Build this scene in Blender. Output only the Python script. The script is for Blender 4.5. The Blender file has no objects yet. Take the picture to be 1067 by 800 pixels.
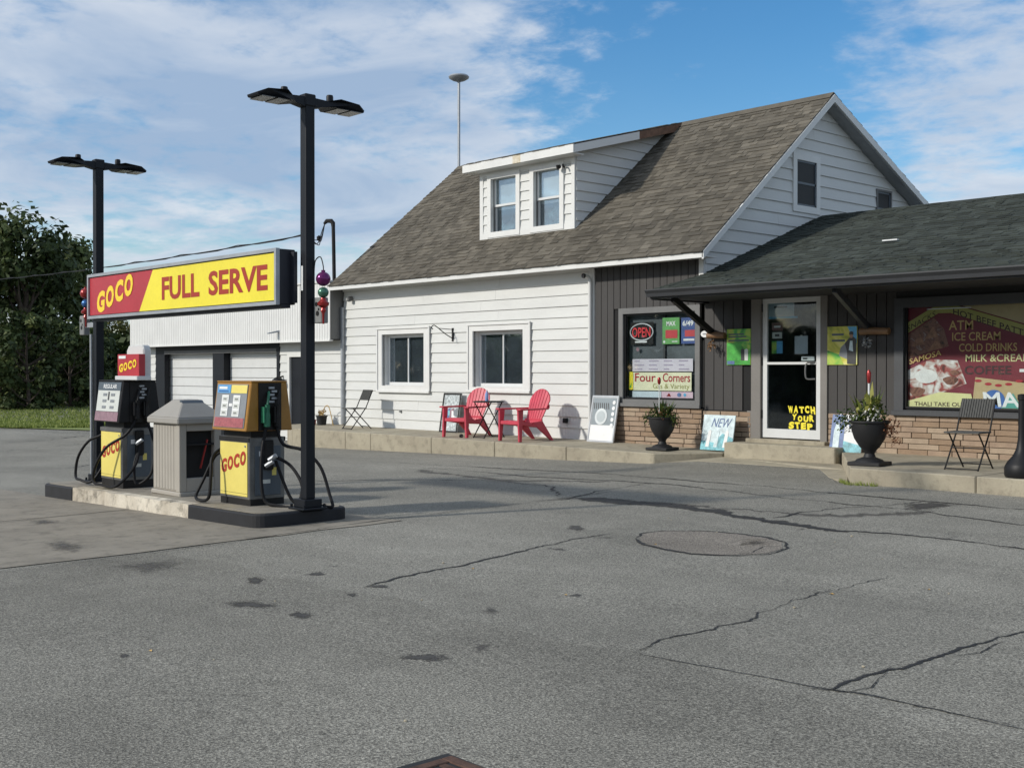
import bpy, bmesh, math, random
from mathutils import Vector, Matrix
random.seed(7)
R = math.radians
scene = bpy.context.scene
C = scene.collection

# ------------------------------------------------------------------ camera, sky, sun, exposure
cam_d = bpy.data.cameras.new('camera'); cam = bpy.data.objects.new('camera', cam_d); C.objects.link(cam)
cam_d.sensor_width = 36; cam_d.lens = 36 * 1220 / 1067; cam_d.clip_start = .05; cam_d.clip_end = 3000
cam.location = (0, 0, 1.5)
cam.rotation_euler = (R(90) - math.atan(14 / 1220), 0, R(47.23))
scene.camera = cam

SUN = Vector((.45, 1.0, -.60)).normalized()      # the way the light travels
sun_d = bpy.data.lights.new('sun', 'SUN'); sun = bpy.data.objects.new('sun', sun_d); C.objects.link(sun)
sun_d.energy = 2.7; sun_d.angle = R(3.0); sun_d.color = (1, .95, .87)
sun.location = (-20, -40, 40); sun.rotation_euler = SUN.to_track_quat('-Z', 'Y').to_euler()

world = bpy.data.worlds.new('World'); scene.world = world; world.use_nodes = True
def sky_nodes():
    nt = world.node_tree; N = nt.nodes; L = nt.links; N.clear()
    out = N.new('ShaderNodeOutputWorld'); bg = N.new('ShaderNodeBackground'); bg.inputs[1].default_value = .10
    sky = N.new('ShaderNodeTexSky'); sky.sky_type = 'NISHITA'; sky.sun_disc = False
    sky.sun_elevation = math.asin(-SUN.z); sky.sun_rotation = math.atan2(-SUN.x, -SUN.y)
    sky.air_density = 1.0; sky.dust_density = .6; sky.ozone_density = 2.0
    tc = N.new('ShaderNodeTexCoord'); sep = N.new('ShaderNodeSeparateXYZ'); L.new(tc.outputs['Generated'], sep.inputs[0])
    def m(op, a, b=None, clamp=False):
        n = N.new('ShaderNodeMath'); n.operation = op; n.use_clamp = clamp
        for i, v in enumerate((a, b)):
            if v is None: continue
            if isinstance(v, (int, float)): n.inputs[i].default_value = v
            else: L.new(v, n.inputs[i])
        return n.outputs[0]
    zc = m('ADD', m('MAXIMUM', sep.outputs[2], 0.0), .16)
    cmb = N.new('ShaderNodeCombineXYZ')
    L.new(m('DIVIDE', sep.outputs[0], zc), cmb.inputs[0]); L.new(m('DIVIDE', sep.outputs[1], zc), cmb.inputs[1])
    def noise(scale, det, rough, off, dist=0.0, sx=1.0, rot=0.0):
        mp = N.new('ShaderNodeMapping'); mp.inputs['Location'].default_value = off; mp.inputs['Scale'].default_value = (sx, 1, 1)
        mp.inputs['Rotation'].default_value = (0, 0, rot)
        L.new(cmb.outputs[0], mp.inputs[0])
        n = N.new('ShaderNodeTexNoise'); n.inputs['Scale'].default_value = scale; n.inputs['Detail'].default_value = det
        n.inputs['Roughness'].default_value = rough; n.inputs['Distortion'].default_value = dist
        L.new(mp.outputs[0], n.inputs['Vector']); return n.outputs[0]
    big = noise(.75, 4, .5, (2.3, .6, 0), .3)
    mid = noise(2.6, 9, .62, (5.1, 1.7, 0), .35)
    puff = noise(8.5, 6, .6, (1.3, 7.7, 0), .2)
    tint = noise(1.3, 6, .55, (9.1, 3.7, 0), .5)
    # the clear patch of blue over the roof
    dv = N.new('ShaderNodeVectorMath'); dv.operation = 'DOT_PRODUCT'; L.new(tc.outputs['Generated'], dv.inputs[0])
    dv.inputs[1].default_value = CLEAR
    mr = N.new('ShaderNodeMapRange'); mr.interpolation_type = 'SMOOTHSTEP'; L.new(dv.outputs['Value'], mr.inputs[0])
    mr.inputs[1].default_value = .980; mr.inputs[2].default_value = .9985; mr.inputs[3].default_value = 0; mr.inputs[4].default_value = .115
    dens = m('SUBTRACT', m('ADD', m('ADD', m('MULTIPLY', big, .42), m('MULTIPLY', mid, .32)), m('MULTIPLY', puff, .26)), mr.outputs[0])
    ramp = N.new('ShaderNodeMapRange'); ramp.interpolation_type = 'SMOOTHSTEP'; L.new(dens, ramp.inputs[0])
    ramp.inputs[1].default_value = .38; ramp.inputs[2].default_value = .53; ramp.inputs[3].default_value = .02; ramp.inputs[4].default_value = .90
    cc = N.new('ShaderNodeMix'); cc.data_type = 'RGBA'
    tr = N.new('ShaderNodeMapRange'); L.new(tint, tr.inputs[0]); tr.inputs[1].default_value = .36; tr.inputs[2].default_value = .68
    L.new(tr.outputs[0], cc.inputs[0]); cc.inputs[6].default_value = (3.0, 3.95, 5.4, 1); cc.inputs[7].default_value = (6.9, 7.1, 7.4, 1)
    hs = N.new('ShaderNodeHueSaturation'); hs.inputs['Saturation'].default_value = 1.4; hs.inputs['Value'].default_value = 1.15
    L.new(sky.outputs[0], hs.inputs['Color'])
    mx = N.new('ShaderNodeMix'); mx.data_type = 'RGBA'; L.new(ramp.outputs[0], mx.inputs[0])
    L.new(hs.outputs[0], mx.inputs[6]); L.new(cc.outputs[2], mx.inputs[7])
    L.new(mx.outputs[2], bg.inputs[0]); L.new(bg.outputs[0], out.inputs[0])
CLEAR = Vector((-.600, .775, .235)).normalized()
sky_nodes()
vs = scene.view_settings; vs.view_transform = 'Standard'; vs.look = 'None'; vs.gamma = 1; vs.use_curve_mapping = False; vs.exposure = .30

# ------------------------------------------------------------------ materials
def mk(name, c, rough=.7, var=.12, scale=3.0, fine=60.0, bump=.15, metal=0.0, spec=.5, c2=None, dist=.004, attr=None, coat=0.0, stretch=(1, 1, 1)):
    m = bpy.data.materials.new(name); m.use_nodes = True
    nt = m.node_tree; N = nt.nodes; L = nt.links
    b = N['Principled BSDF']; b.inputs['Roughness'].default_value = rough; b.inputs['Metallic'].default_value = metal
    b.inputs['Specular IOR Level'].default_value = spec; b.inputs['Coat Weight'].default_value = coat
    g = N.new('ShaderNodeNewGeometry'); mp = N.new('ShaderNodeMapping'); mp.inputs['Scale'].default_value = stretch
    L.new(g.outputs['Position'], mp.inputs[0])
    n1 = N.new('ShaderNodeTexNoise'); n1.inputs['Scale'].default_value = scale; n1.inputs['Detail'].default_value = 6; n1.inputs['Roughness'].default_value = .6
    n2 = N.new('ShaderNodeTexNoise'); n2.inputs['Scale'].default_value = fine; n2.inputs['Detail'].default_value = 4
    L.new(mp.outputs[0], n1.inputs['Vector']); L.new(mp.outputs[0], n2.inputs['Vector'])
    ca = tuple(x * (1 - var) for x in c) if c2 is None else c2
    cb = tuple(min(1, x * (1 + var)) for x in c) if c2 is None else c
    mr = N.new('ShaderNodeMapRange'); L.new(n1.outputs[0], mr.inputs[0]); mr.inputs[1].default_value = .3; mr.inputs[2].default_value = .7
    mx = N.new('ShaderNodeMix'); mx.data_type = 'RGBA'; L.new(mr.outputs[0], mx.inputs[0])
    mx.inputs[6].default_value = (*ca, 1); mx.inputs[7].default_value = (*cb, 1)
    col = mx.outputs[2]
    mr2 = N.new('ShaderNodeMapRange'); L.new(n2.outputs[0], mr2.inputs[0]); mr2.inputs[3].default_value = 1 - var; mr2.inputs[4].default_value = 1 + var
    mu = N.new('ShaderNodeMix'); mu.data_type = 'RGBA'; mu.blend_type = 'MULTIPLY'; mu.inputs[0].default_value = 1
    L.new(col, mu.inputs[6]); L.new(mr2.outputs[0], mu.inputs[7]); col = mu.outputs[2]
    if attr:
        at = N.new('ShaderNodeAttribute'); at.attribute_name = attr
        m3 = N.new('ShaderNodeMix'); m3.data_type = 'RGBA'; m3.blend_type = 'MULTIPLY'; m3.inputs[0].default_value = 1
        L.new(col, m3.inputs[6]); L.new(at.outputs['Color'], m3.inputs[7]); col = m3.outputs[2]
    L.new(col, b.inputs['Base Color'])
    if bump:
        bp = N.new('ShaderNodeBump'); bp.inputs['Strength'].default_value = bump; bp.inputs['Distance'].default_value = dist
        L.new(n2.outputs[0], bp.inputs['Height']); L.new(bp.outputs[0], b.inputs['Normal'])
    return m

def asphalt_mat(name, base, light, speck=.60, scl=1.35):
    m = bpy.data.materials.new(name); m.use_nodes = True; nt = m.node_tree; N = nt.nodes; L = nt.links
    b = N['Principled BSDF']; b.inputs['Roughness'].default_value = .88; b.inputs['Specular IOR Level'].default_value = .3
    g = N.new('ShaderNodeNewGeometry')
    def noise(s, d, r=.6, st=(1, 1, 1)):
        mp = N.new('ShaderNodeMapping'); mp.inputs['Scale'].default_value = st; L.new(g.outputs['Position'], mp.inputs[0])
        n = N.new('ShaderNodeTexNoise'); n.inputs['Scale'].default_value = s; n.inputs['Detail'].default_value = d; n.inputs['Roughness'].default_value = r
        L.new(mp.outputs[0], n.inputs['Vector']); return n.outputs[0]
    def mr(v, a, b_, c, d):
        n = N.new('ShaderNodeMapRange'); L.new(v, n.inputs[0])
        for i, x in enumerate((a, b_, c, d)): n.inputs[i + 1].default_value = x
        return n.outputs[0]
    def mul(a, b_):
        n = N.new('ShaderNodeMix'); n.data_type = 'RGBA'; n.blend_type = 'MULTIPLY'; n.inputs[0].default_value = 1
        L.new(a, n.inputs[6]); L.new(b_, n.inputs[7]); return n.outputs[2]
    mx = N.new('ShaderNodeMix'); mx.data_type = 'RGBA'; L.new(mr(noise(.28, 9, .72), .38, .62, 0, 1), mx.inputs[0])
    mx.inputs[6].default_value = (*base, 1); mx.inputs[7].default_value = (*light, 1)
    c = mul(mx.outputs[2], mr(noise(1.1, 5, .6, (.35, 1, 1)), .3, .7, .86, 1.12))       # worn wheel tracks
    c = mul(c, mr(noise(60 * scl, 3, .7), .32, .68, 1 - speck, 1 + speck))              # aggregate
    v = N.new('ShaderNodeTexVoronoi'); v.inputs['Scale'].default_value = 130 * scl; L.new(g.outputs['Position'], v.inputs['Vector'])
    sp = N.new('ShaderNodeSeparateColor'); L.new(v.outputs['Color'], sp.inputs[0])
    c = mul(c, mr(sp.outputs[0], 0, 1, 1 - speck * .9, 1 + speck * .9))
    dk = mr(noise(.9, 8, .75), .60, .72, 1, .72)                                          # damp-looking old stains
    c = mul(c, dk)
    L.new(c, b.inputs['Base Color'])
    bp = N.new('ShaderNodeBump'); bp.inputs['Strength'].default_value = .5; bp.inputs['Distance'].default_value = .004
    L.new(v.outputs['Distance'], bp.inputs['Height']); L.new(bp.outputs[0], b.inputs['Normal'])
    return m

def smear_mat(name, c, scale=26.0, sharp=.12):
    m = mk(name, c, .75, .3, 9, 110, .5); nt = m.node_tree; N = nt.nodes; L = nt.links; b = N['Principled BSDF']
    at = N.new('ShaderNodeAttribute'); at.attribute_name = 'cover'
    g = N.new('ShaderNodeNewGeometry'); n = N.new('ShaderNodeTexNoise'); n.inputs['Scale'].default_value = scale; n.inputs['Detail'].default_value = 8; n.inputs['Roughness'].default_value = .75
    L.new(g.outputs['Position'], n.inputs['Vector'])
    ad = N.new('ShaderNodeMath'); ad.operation = 'ADD'; L.new(at.outputs['Fac'], ad.inputs[0]); L.new(n.outputs[0], ad.inputs[1])
    r = N.new('ShaderNodeMapRange'); L.new(ad.outputs[0], r.inputs[0]); r.inputs[1].default_value = .72; r.inputs[2].default_value = .72 + sharp
    L.new(r.outputs[0], b.inputs['Alpha']); return m

def concrete_mat(name, c, c2, stain=.5):
    m = mk(name, c, .9, .13, 1.6, 45, .35, c2=c2, dist=.004, spec=.25)
    nt = m.node_tree; N = nt.nodes; L = nt.links; b = N['Principled BSDF']
    src = b.inputs['Base Color'].links[0].from_socket
    g = N.new('ShaderNodeNewGeometry'); n = N.new('ShaderNodeTexNoise'); n.inputs['Scale'].default_value = 5.5; n.inputs['Detail'].default_value = 9; n.inputs['Roughness'].default_value = .72
    L.new(g.outputs['Position'], n.inputs['Vector'])
    r = N.new('ShaderNodeMapRange'); L.new(n.outputs[0], r.inputs[0]); r.inputs[1].default_value = .50; r.inputs[2].default_value = .70; r.inputs[3].default_value = 1; r.inputs[4].default_value = stain
    mu = N.new('ShaderNodeMix'); mu.data_type = 'RGBA'; mu.blend_type = 'MULTIPLY'; mu.inputs[0].default_value = 1
    L.new(src, mu.inputs[6]); L.new(r.outputs[0], mu.inputs[7]); L.new(mu.outputs[2], b.inputs['Base Color'])
    return m

def glass_mat(name, tint, fac=.16):
    m = bpy.data.materials.new(name); m.use_nodes = True; nt = m.node_tree; N = nt.nodes; L = nt.links; N.clear()
    o = N.new('ShaderNodeOutputMaterial'); t = N.new('ShaderNodeBsdfTransparent'); t.inputs[0].default_value = (*tint, 1)
    g = N.new('ShaderNodeBsdfGlossy'); g.inputs['Roughness'].default_value = .03; g.inputs[0].default_value = (.9, .95, 1, 1)
    geo = N.new('ShaderNodeNewGeometry'); no = N.new('ShaderNodeTexNoise'); no.inputs['Scale'].default_value = 1.3; L.new(geo.outputs['Position'], no.inputs['Vector'])
    bp = N.new('ShaderNodeBump'); bp.inputs['Strength'].default_value = .06; bp.inputs['Distance'].default_value = .05; L.new(no.outputs[0], bp.inputs['Height'])
    L.new(bp.outputs[0], g.inputs['Normal'])
    f = N.new('ShaderNodeFresnel'); f.inputs[0].default_value = 1.5
    mt = N.new('ShaderNodeMath'); mt.operation = 'MULTIPLY'; mt.inputs[1].default_value = fac / .06; mt.use_clamp = True; L.new(f.outputs[0], mt.inputs[0])
    mx = N.new('ShaderNodeMixShader'); L.new(mt.outputs[0], mx.inputs[0]); L.new(t.outputs[0], mx.inputs[1]); L.new(g.outputs[0], mx.inputs[2]); L.new(mx.outputs[0], o.inputs[0])
    return m

def leaf_mat(name, c1, c2, c3):
    m = bpy.data.materials.new(name); m.use_nodes = True; nt = m.node_tree; N = nt.nodes; L = nt.links
    b = N['Principled BSDF']; b.inputs['Roughness'].default_value = .6; b.inputs['Specular IOR Level'].default_value = .25
    at = N.new('ShaderNodeAttribute'); at.attribute_name = 'tone'
    cr = N.new('ShaderNodeValToRGB'); L.new(at.outputs['Fac'], cr.inputs[0])
    e = cr.color_ramp.elements; e[0].position = 0; e[0].color = (*c1, 1); e[1].position = 1; e[1].color = (*c3, 1)
    x = e.new(.55); x.color = (*c2, 1)
    L.new(cr.outputs[0], b.inputs['Base Color'])
    tr = N.new('ShaderNodeBsdfTranslucent'); L.new(cr.outputs[0], tr.inputs[0])
    mx = N.new('ShaderNodeMixShader'); mx.inputs[0].default_value = .25
    L.new(b.outputs[0], mx.inputs[1]); L.new(tr.outputs[0], mx.inputs[2]); L.new(mx.outputs[0], N['Material Output'].inputs[0])
    return m

M = dict(
    asphalt=asphalt_mat('asphalt', (.186, .178, .150), (.250, .239, .203)),
    asphalt_new=asphalt_mat('asphalt_ramp', (.12, .118, .108), (.16, .156, .144)),
    asphalt_low=asphalt_mat('asphalt_lower_lane', (.164, .156, .131), (.222, .212, .179), .60, 1.35),
    patch=asphalt_mat('asphalt_patch', (.195, .174, .146), (.24, .216, .18)),
    tar=mk('tar', (.018, .018, .018), .75, .3, 6, 90, .3),
    oil=smear_mat('oil_stained_asphalt', (.05, .046, .040), 22, .25),
    smear=smear_mat('tar_smear', (.026, .024, .022), 14, .30),
    oldoil=smear_mat('faded_oil_stain', (.085, .078, .068), 12, .5),
    crk=smear_mat('crack_gap', (.016, .015, .014), 40, .2),
    apron=concrete_mat('apron_concrete', (.285, .258, .210), (.205, .186, .152), .60),
    concrete=concrete_mat('walk_concrete', (.40, .36, .27), (.30, .265, .20), .62),
    kerbworn=concrete_mat('worn_kerb_concrete', (.72, .67, .56), (.36, .31, .24), .28),
    island=concrete_mat('island_concrete', (.32, .29, .235), (.235, .21, .17), .6),
    white=mk('white_siding', (.61, .615, .59), .5, .05, 1.2, 25, .08, stretch=(1, 1, 3)),
    trim=mk('white_trim', (.68, .68, .655), .45, .05, 2, 30, .06),
    stain_trim=mk('stained_trim', (.50, .42, .28), .7, .2, 14, 60, .1, c2=(.72, .68, .58)),
    rot=mk('bare_brown_board', (.17, .095, .06), .85, .3, 10, 70, .3),
    greytrim=mk('grey_trim', (.145, .145, .142), .6, .1, 3, 40, .1),
    taupe=mk('taupe_door_trim', (.19, .178, .162), .6, .08, 3, 40, .1),
    board=mk('charcoal_boards', (.046, .043, .041), .7, .12, 2.2, 50, .15, stretch=(1, 1, .25)),
    soffit_grey=mk('grey_rake_soffit', (.33, .34, .35), .7, .1, 4, 40, .1),
    groove=mk('dark_backing', (.012, .012, .012), .9, .1, 3, 30, 0),
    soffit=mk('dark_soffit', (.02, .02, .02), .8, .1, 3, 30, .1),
    framedark=mk('dark_frame', (.050, .053, .058), .55, .12, 3, 40, .08),
    gutter=mk('slate_gutter', (.036, .038, .042), .45, .15, 2, 30, .05),
    shingle=mk('brown_shingles', (.122, .109, .087), .95, .16, .8, 140, .6, attr='tone', dist=.006, spec=.15),
    shingle_g=mk('green_shingles', (.052, .060, .052), .95, .18, .8, 140, .6, attr='tone', dist=.006, spec=.15),
    shingle_plain=mk('ridge_shingles', (.125, .111, .088), .95, .2, 4, 140, .6, spec=.15),
    black_edge=mk('black_drip_edge', (.02, .02, .022), .6, .1, 4, 40, .05),
    brick=mk('tan_bricks', (.37, .275, .195), .9, .2, 5, 60, .5, c2=(.28, .205, .15), spec=.2),
    brick2=mk('orange_bricks', (.32, .225, .15), .9, .2, 5, 60, .5, c2=(.25, .18, .125), spec=.2),
    brick3=mk('pale_bricks', (.42, .33, .24), .9, .2, 5, 60, .5, c2=(.33, .255, .185), spec=.2),
    mortar=mk('mortar', (.16, .135, .105), .95, .15, 5, 60, .4),
    glass=glass_mat('window_glass', (.88, .91, .92), .035),
    shopglass=glass_mat('shop_glass', (.95, .97, .97), .03),
    doorglass=glass_mat('door_glass', (.88, .91, .91), .04),
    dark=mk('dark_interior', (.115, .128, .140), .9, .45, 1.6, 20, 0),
    slate_reflection=mk('slate_reflection', (.060, .068, .078), .85, .25, 2.5, 40, .05),
    reflection_back=mk('reflection_grey', (.085, .100, .110), .8, .3, 1.8, 40, .05),
    pane_backing=mk('pale_blind', (.62, .64, .62), .8, .1, 4, 40, .05),
    alu=mk('white_aluminium', (.64, .65, .64), .35, .04, 3, 40, .03),
    steel=mk('brushed_steel', (.17, .17, .165), .45, .2, 6, 80, .06, metal=.6),
    galv=mk('galvanised_metal', (.36, .38, .40), .45, .12, 5, 50, .05, metal=.4),
    pole=mk('dark_pole_paint', (.008, .010, .014), .5, .15, 2, 60, .05, spec=.25),
    black=mk('black_plastic', (.009, .009, .010), .5, .2, 4, 60, .06, spec=.3),
    blackmetal=mk('black_metal', (.013, .0125, .012), .55, .2, 6, 60, .06, spec=.3),
    rubber=mk('black_rubber', (.007, .007, .008), .6, .15, 9, 70, .05, spec=.25),
    kerbblack=mk('black_kerb_paint', (.009, .0095, .012), .7, .35, 6, 60, .35),
    signblack=mk('sign_casing', (.014, .016, .024), .5, .12, 3, 40, .04),
    yellow=mk('sign_yellow', (.82, .70, .045), .38, .08, 1.1, 30, .02),
    pumpyellow=mk('pump_yellow', (.76, .64, .16), .4, .06, 3, 40, .03),
    red=mk('sign_red', (.43, .030, .042), .38, .12, 1.8, 30, .02),
    lettered=mk('letter_red', (.36, .030, .010), .4, .06, 2, 30, .02),
    goco=mk('logo_yellow', (.88, .62, .03), .4, .05, 4, 40, .02),
    gocored=mk('logo_red', (.42, .04, .02), .4, .08, 4, 40, .02),
    gold=mk('pump_orange', (.34, .165, .025), .42, .12, 3, 50, .05),
    panelgrey=mk('panel_grey', (.22, .235, .25), .35, .1, 4, 40, .03),
    panelblue=mk('panel_blue', (.11, .33, .62), .35, .08, 4, 40, .03),
    headgrey=mk('header_slate', (.075, .095, .115), .4, .1, 4, 40, .03),
    navyband=mk('navy_band', (.03, .08, .25), .4, .1, 5, 40, 0),
    mauve=mk('panel_mauve', (.27, .16, .19), .4, .2, 25, 90, .03),
    redpanel=mk('panel_faded_red', (.36, .10, .11), .4, .25, 25, 90, .03),
    lcd=mk('readout', (.60, .62, .58), .3, .05, 5, 40, .02),
    digit=mk('readout_digits', (.05, .05, .05), .5, .1, 5, 40, 0),
    bin=mk('beige_bin', (.35, .325, .28), .65, .06, 3, 70, .12),
    binlid=mk('beige_bin_lid', (.31, .295, .265), .6, .06, 3, 70, .12),
    green=mk('nozzle_green', (.02, .16, .085), .45, .1, 5, 50, .04),
    chairred=mk('red_plastic', (.52, .050, .080), .48, .13, 5, 50, .04),
    wicker=mk('grey_wicker', (.07, .07, .065), .8, .2, 20, 120, .4),
    urn=mk('black_urn', (.010, .010, .011), .6, .2, 5, 60, .15),
    soil=mk('soil', (.04, .028, .018), .95, .3, 20, 90, .6),
    terracotta=mk('orange_pot', (.45, .16, .05), .7, .15, 8, 60, .1),
    dryplant=mk('dried_stems', (.46, .30, .10), .8, .25, 20, 80, .1),
    wood=mk('varnished_log', (.19, .105, .05), .55, .3, 9, 60, .2, stretch=(.2, 1, 1)),
    lensgrey=mk('lamp_lens', (.10, .10, .095), .25, .1, 8, 60, .1),
    purple=mk('purple_bauble', (.15, .02, .12), .18, .15, 9, 60, .04, metal=.5),
    gball=mk('green_bauble', (.07, .18, .12), .25, .2, 12, 60, .04, metal=.4),
    rball=mk('red_bauble', (.32, .03, .028), .22, .15, 12, 60, .04, metal=.4),
    bball=mk('blue_bauble', (.05, .16, .40), .22, .15, 12, 60, .04, metal=.4),
    box=mk('grey_box', (.20, .205, .20), .55, .12, 6, 60, .08),
    rust=mk('rusty_iron', (.095, .052, .036), .85, .35, 14, 90, .5, metal=.25),
    paper=mk('white_paper', (.74, .75, .74), .6, .04, 4, 40, .02),
    bark=mk('bark', (.085, .065, .05), .95, .3, 8, 60, .8),
    grass_soil=mk('lawn_ground', (.19, .23, .06), .95, .25, .5, 30, .4),
    leafA=leaf_mat('dark_foliage', (.022, .036, .011), (.068, .098, .032), (.175, .20, .070)),
    leafB=leaf_mat('olive_foliage', (.05, .06, .015), (.14, .145, .04), (.28, .25, .08)),
    blade=leaf_mat('grass_blades', (.11, .15, .03), (.21, .26, .06), (.33, .36, .12)),
    plant=leaf_mat('plant_leaves', (.012, .025, .008), (.04, .075, .02), (.13, .17, .04)),
    yplant=leaf_mat('yellow_green_leaves', (.05, .08, .015), (.16, .19, .04), (.40, .38, .10)),
    petal=leaf_mat('white_petals', (.5, .48, .42), (.7, .68, .62), (.8, .78, .74)),
    rleaf=leaf_mat('russet_leaves', (.06, .02, .012), (.15, .06, .03), (.30, .14, .07)),
)
def flat(name, c, rough=.45, var=.06, scale=6): return mk(name, c, rough, var, scale, 50, .02)

def food_mat(name, cols, scale):
    m = flat(name, cols[0]); nt = m.node_tree; N = nt.nodes; L = nt.links; g_ = N.new('ShaderNodeNewGeometry'); n = N.new('ShaderNodeTexNoise'); n.inputs['Scale'].default_value = scale; n.inputs['Detail'].default_value = 3; n.inputs['Distortion'].default_value = 1.2
    L.new(g_.outputs['Position'], n.inputs['Vector']); cr = N.new('ShaderNodeValToRGB'); L.new(n.outputs[0], cr.inputs[0]); e = cr.color_ramp.elements
    e[0].position = .3; e[0].color = (*cols[0], 1); e[1].position = .72; e[1].color = (*cols[-1], 1)
    for i, c in enumerate(cols[1:-1]): x = e.new(.3 + .42 * (i + 1) / (len(cols) - 1)); x.color = (*c, 1)
    L.new(cr.outputs[0], N['Principled BSDF'].inputs['Base Color']); return m

# ------------------------------------------------------------------ geometry helpers
def rootoff(p):
    v = Vector((0, 0, 0))
    while p is not None: v += p.location; p = p.parent
    return v
class MB:
    def __init__(s): s.v = []; s.f = []; s.tone = []
    def add(s, vs, fs):
        n = len(s.v); s.v += [tuple(v) for v in vs]; s.f += [tuple(i + n for i in f) for f in fs]; return s
    def box(s, x0, x1, y0, y1, z0, z1):
        return s.add([(x0,y0,z0),(x1,y0,z0),(x1,y1,z0),(x0,y1,z0),(x0,y0,z1),(x1,y0,z1),(x1,y1,z1),(x0,y1,z1)],
                     [(0,3,2,1),(4,5,6,7),(0,1,5,4),(1,2,6,5),(2,3,7,6),(3,0,4,7)])
    def hexa(s, a, b):                       # two quads (bottom, top), corner by corner
        return s.add(list(a) + list(b), [(0,3,2,1),(4,5,6,7),(0,1,5,4),(1,2,6,5),(2,3,7,6),(3,0,4,7)])
    def prism(s, a, b):                      # two like polygons
        n = len(a)
        return s.add(list(a) + list(b), [tuple(range(n))[::-1], tuple(range(n, 2*n))] + [(i, (i+1) % n, n + (i+1) % n, n + i) for i in range(n)])
    def beam(s, p, q, w, h, upv=(0, 0, 1)):  # a bar of w x h from p to q
        p, q = Vector(p), Vector(q); d = (q - p).normalized(); upv = Vector(upv)
        if abs(d.dot(upv)) > .98: upv = Vector((0, 1, 0))
        sd = d.cross(upv).normalized() * w / 2; u2 = sd.cross(d).normalized() * h / 2
        return s.hexa([p-sd-u2, p+sd-u2, q+sd-u2, q-sd-u2], [p-sd+u2, p+sd+u2, q+sd+u2, q-sd+u2])
    def tube(s, pts, r, n=8, closed=False):
        pts = [Vector(p) for p in pts]; k = len(pts); rs = r if isinstance(r, (list, tuple)) else [r] * k
        up = None; rings = []
        for i, p in enumerate(pts):
            if closed: t = (pts[(i+1) % k] - pts[i-1]).normalized()
            else: t = (pts[min(i+1, k-1)] - pts[max(i-1, 0)]).normalized()
            if up is None: up = Vector((0, 0, 1)) if abs(t.z) < .9 else Vector((1, 0, 0))
            sd = t.cross(up).normalized(); up = sd.cross(t).normalized()
            rings.append([p + (sd * math.cos(2*math.pi*j/n) + up * math.sin(2*math.pi*j/n)) * rs[i] for j in range(n)])
        vs = [v for rg in rings for v in rg]; fs = []
        for i in range(k if closed else k - 1):
            a, b = i * n, ((i + 1) % k) * n
            fs += [(a + j, a + (j+1) % n, b + (j+1) % n, b + j) for j in range(n)]
        if not closed: fs += [tuple(range(n))[::-1], tuple(range((k-1)*n, k*n))]
        return s.add(vs, fs)
    def lathe(s, prof, n=20, c=(0, 0, 0), sc=(1, 1)):
        vs = []; fs = []
        for r, z in prof: vs += [(c[0] + r*sc[0]*math.cos(2*math.pi*j/n), c[1] + r*sc[1]*math.sin(2*math.pi*j/n), c[2] + z) for j in range(n)]
        for i in range(len(prof) - 1): fs += [(i*n + j, i*n + (j+1) % n, (i+1)*n + (j+1) % n, (i+1)*n + j) for j in range(n)]
        fs += [tuple(range(n))[::-1], tuple(range((len(prof)-1)*n, len(prof)*n))]
        return s.add(vs, fs)
    def build(s, name, mat, parent=None, world=False, smooth=False, bevel=0, seg=1, loc=None, normals=True):
        off = rootoff(parent) if world else Vector((0, 0, 0))
        me = bpy.data.meshes.new(name)
        me.from_pydata([(v[0]-off.x, v[1]-off.y, v[2]-off.z) for v in s.v], [], s.f)
        if normals or bevel:
            bm = bmesh.new(); bm.from_mesh(me)
            if normals: bmesh.ops.recalc_face_normals(bm, faces=bm.faces)
            if bevel:
                es = [e for e in bm.edges if len(e.link_faces) == 2 and e.calc_face_angle(0) > R(30)]
                bmesh.ops.bevel(bm, geom=es, offset=bevel, segments=seg, affect='EDGES', clamp_overlap=True, profile=.6)
            bm.to_mesh(me); bm.free()
        if s.tone:
            a = me.attributes.new('tone', 'FLOAT', 'FACE'); a.data.foreach_set('value', s.tone)
        if smooth:
            me.polygons.foreach_set('use_smooth', [True] * len(me.polygons)); me.set_sharp_from_angle(angle=R(38))
        me.materials.append(M[mat] if isinstance(mat, str) else mat)
        o = bpy.data.objects.new(name, me); C.objects.link(o)
        if parent is not None: o.parent = parent
        if loc is not None: o.location = loc
        return o
def bx(name, mat, parent, x0, x1, y0, y1, z0, z1, bevel=0, world=True): return MB().box(x0, x1, y0, y1, z0, z1).build(name, mat, parent, world=world, bevel=bevel)
def tag(o, label=None, cat=None, group=None, kind=None):
    if label: o['label'] = label
    if cat: o['category'] = cat
    if group: o['group'] = group
    if kind: o['kind'] = kind
    return o
def thing(name, label, cat, loc=(0, 0, 0), rz=0, group=None):
    o = bpy.data.objects.new(name, None); C.objects.link(o); o.location = loc; o.rotation_euler = (0, 0, rz); o.empty_display_size = .2
    return tag(o, label, cat, group)
def copy_tree(o, parent=None):
    c = o.copy(); C.objects.link(c)
    if parent is not None: c.parent = parent
    for ch in list(o.children): copy_tree(ch, c)
    return c
def spline(pts, k=6):
    pts = [Vector(p) for p in pts]; out = []
    for i in range(len(pts) - 1):
        a, b, c, d = pts[max(i-1, 0)], pts[i], pts[i+1], pts[min(i+2, len(pts)-1)]
        for j in range(k):
            t = j / k
            out.append(.5 * ((2*b) + (c-a)*t + (2*a-5*b+4*c-d)*t*t + (3*b-a-3*c+d)*t*t*t))
    return out + [pts[-1]]
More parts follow.
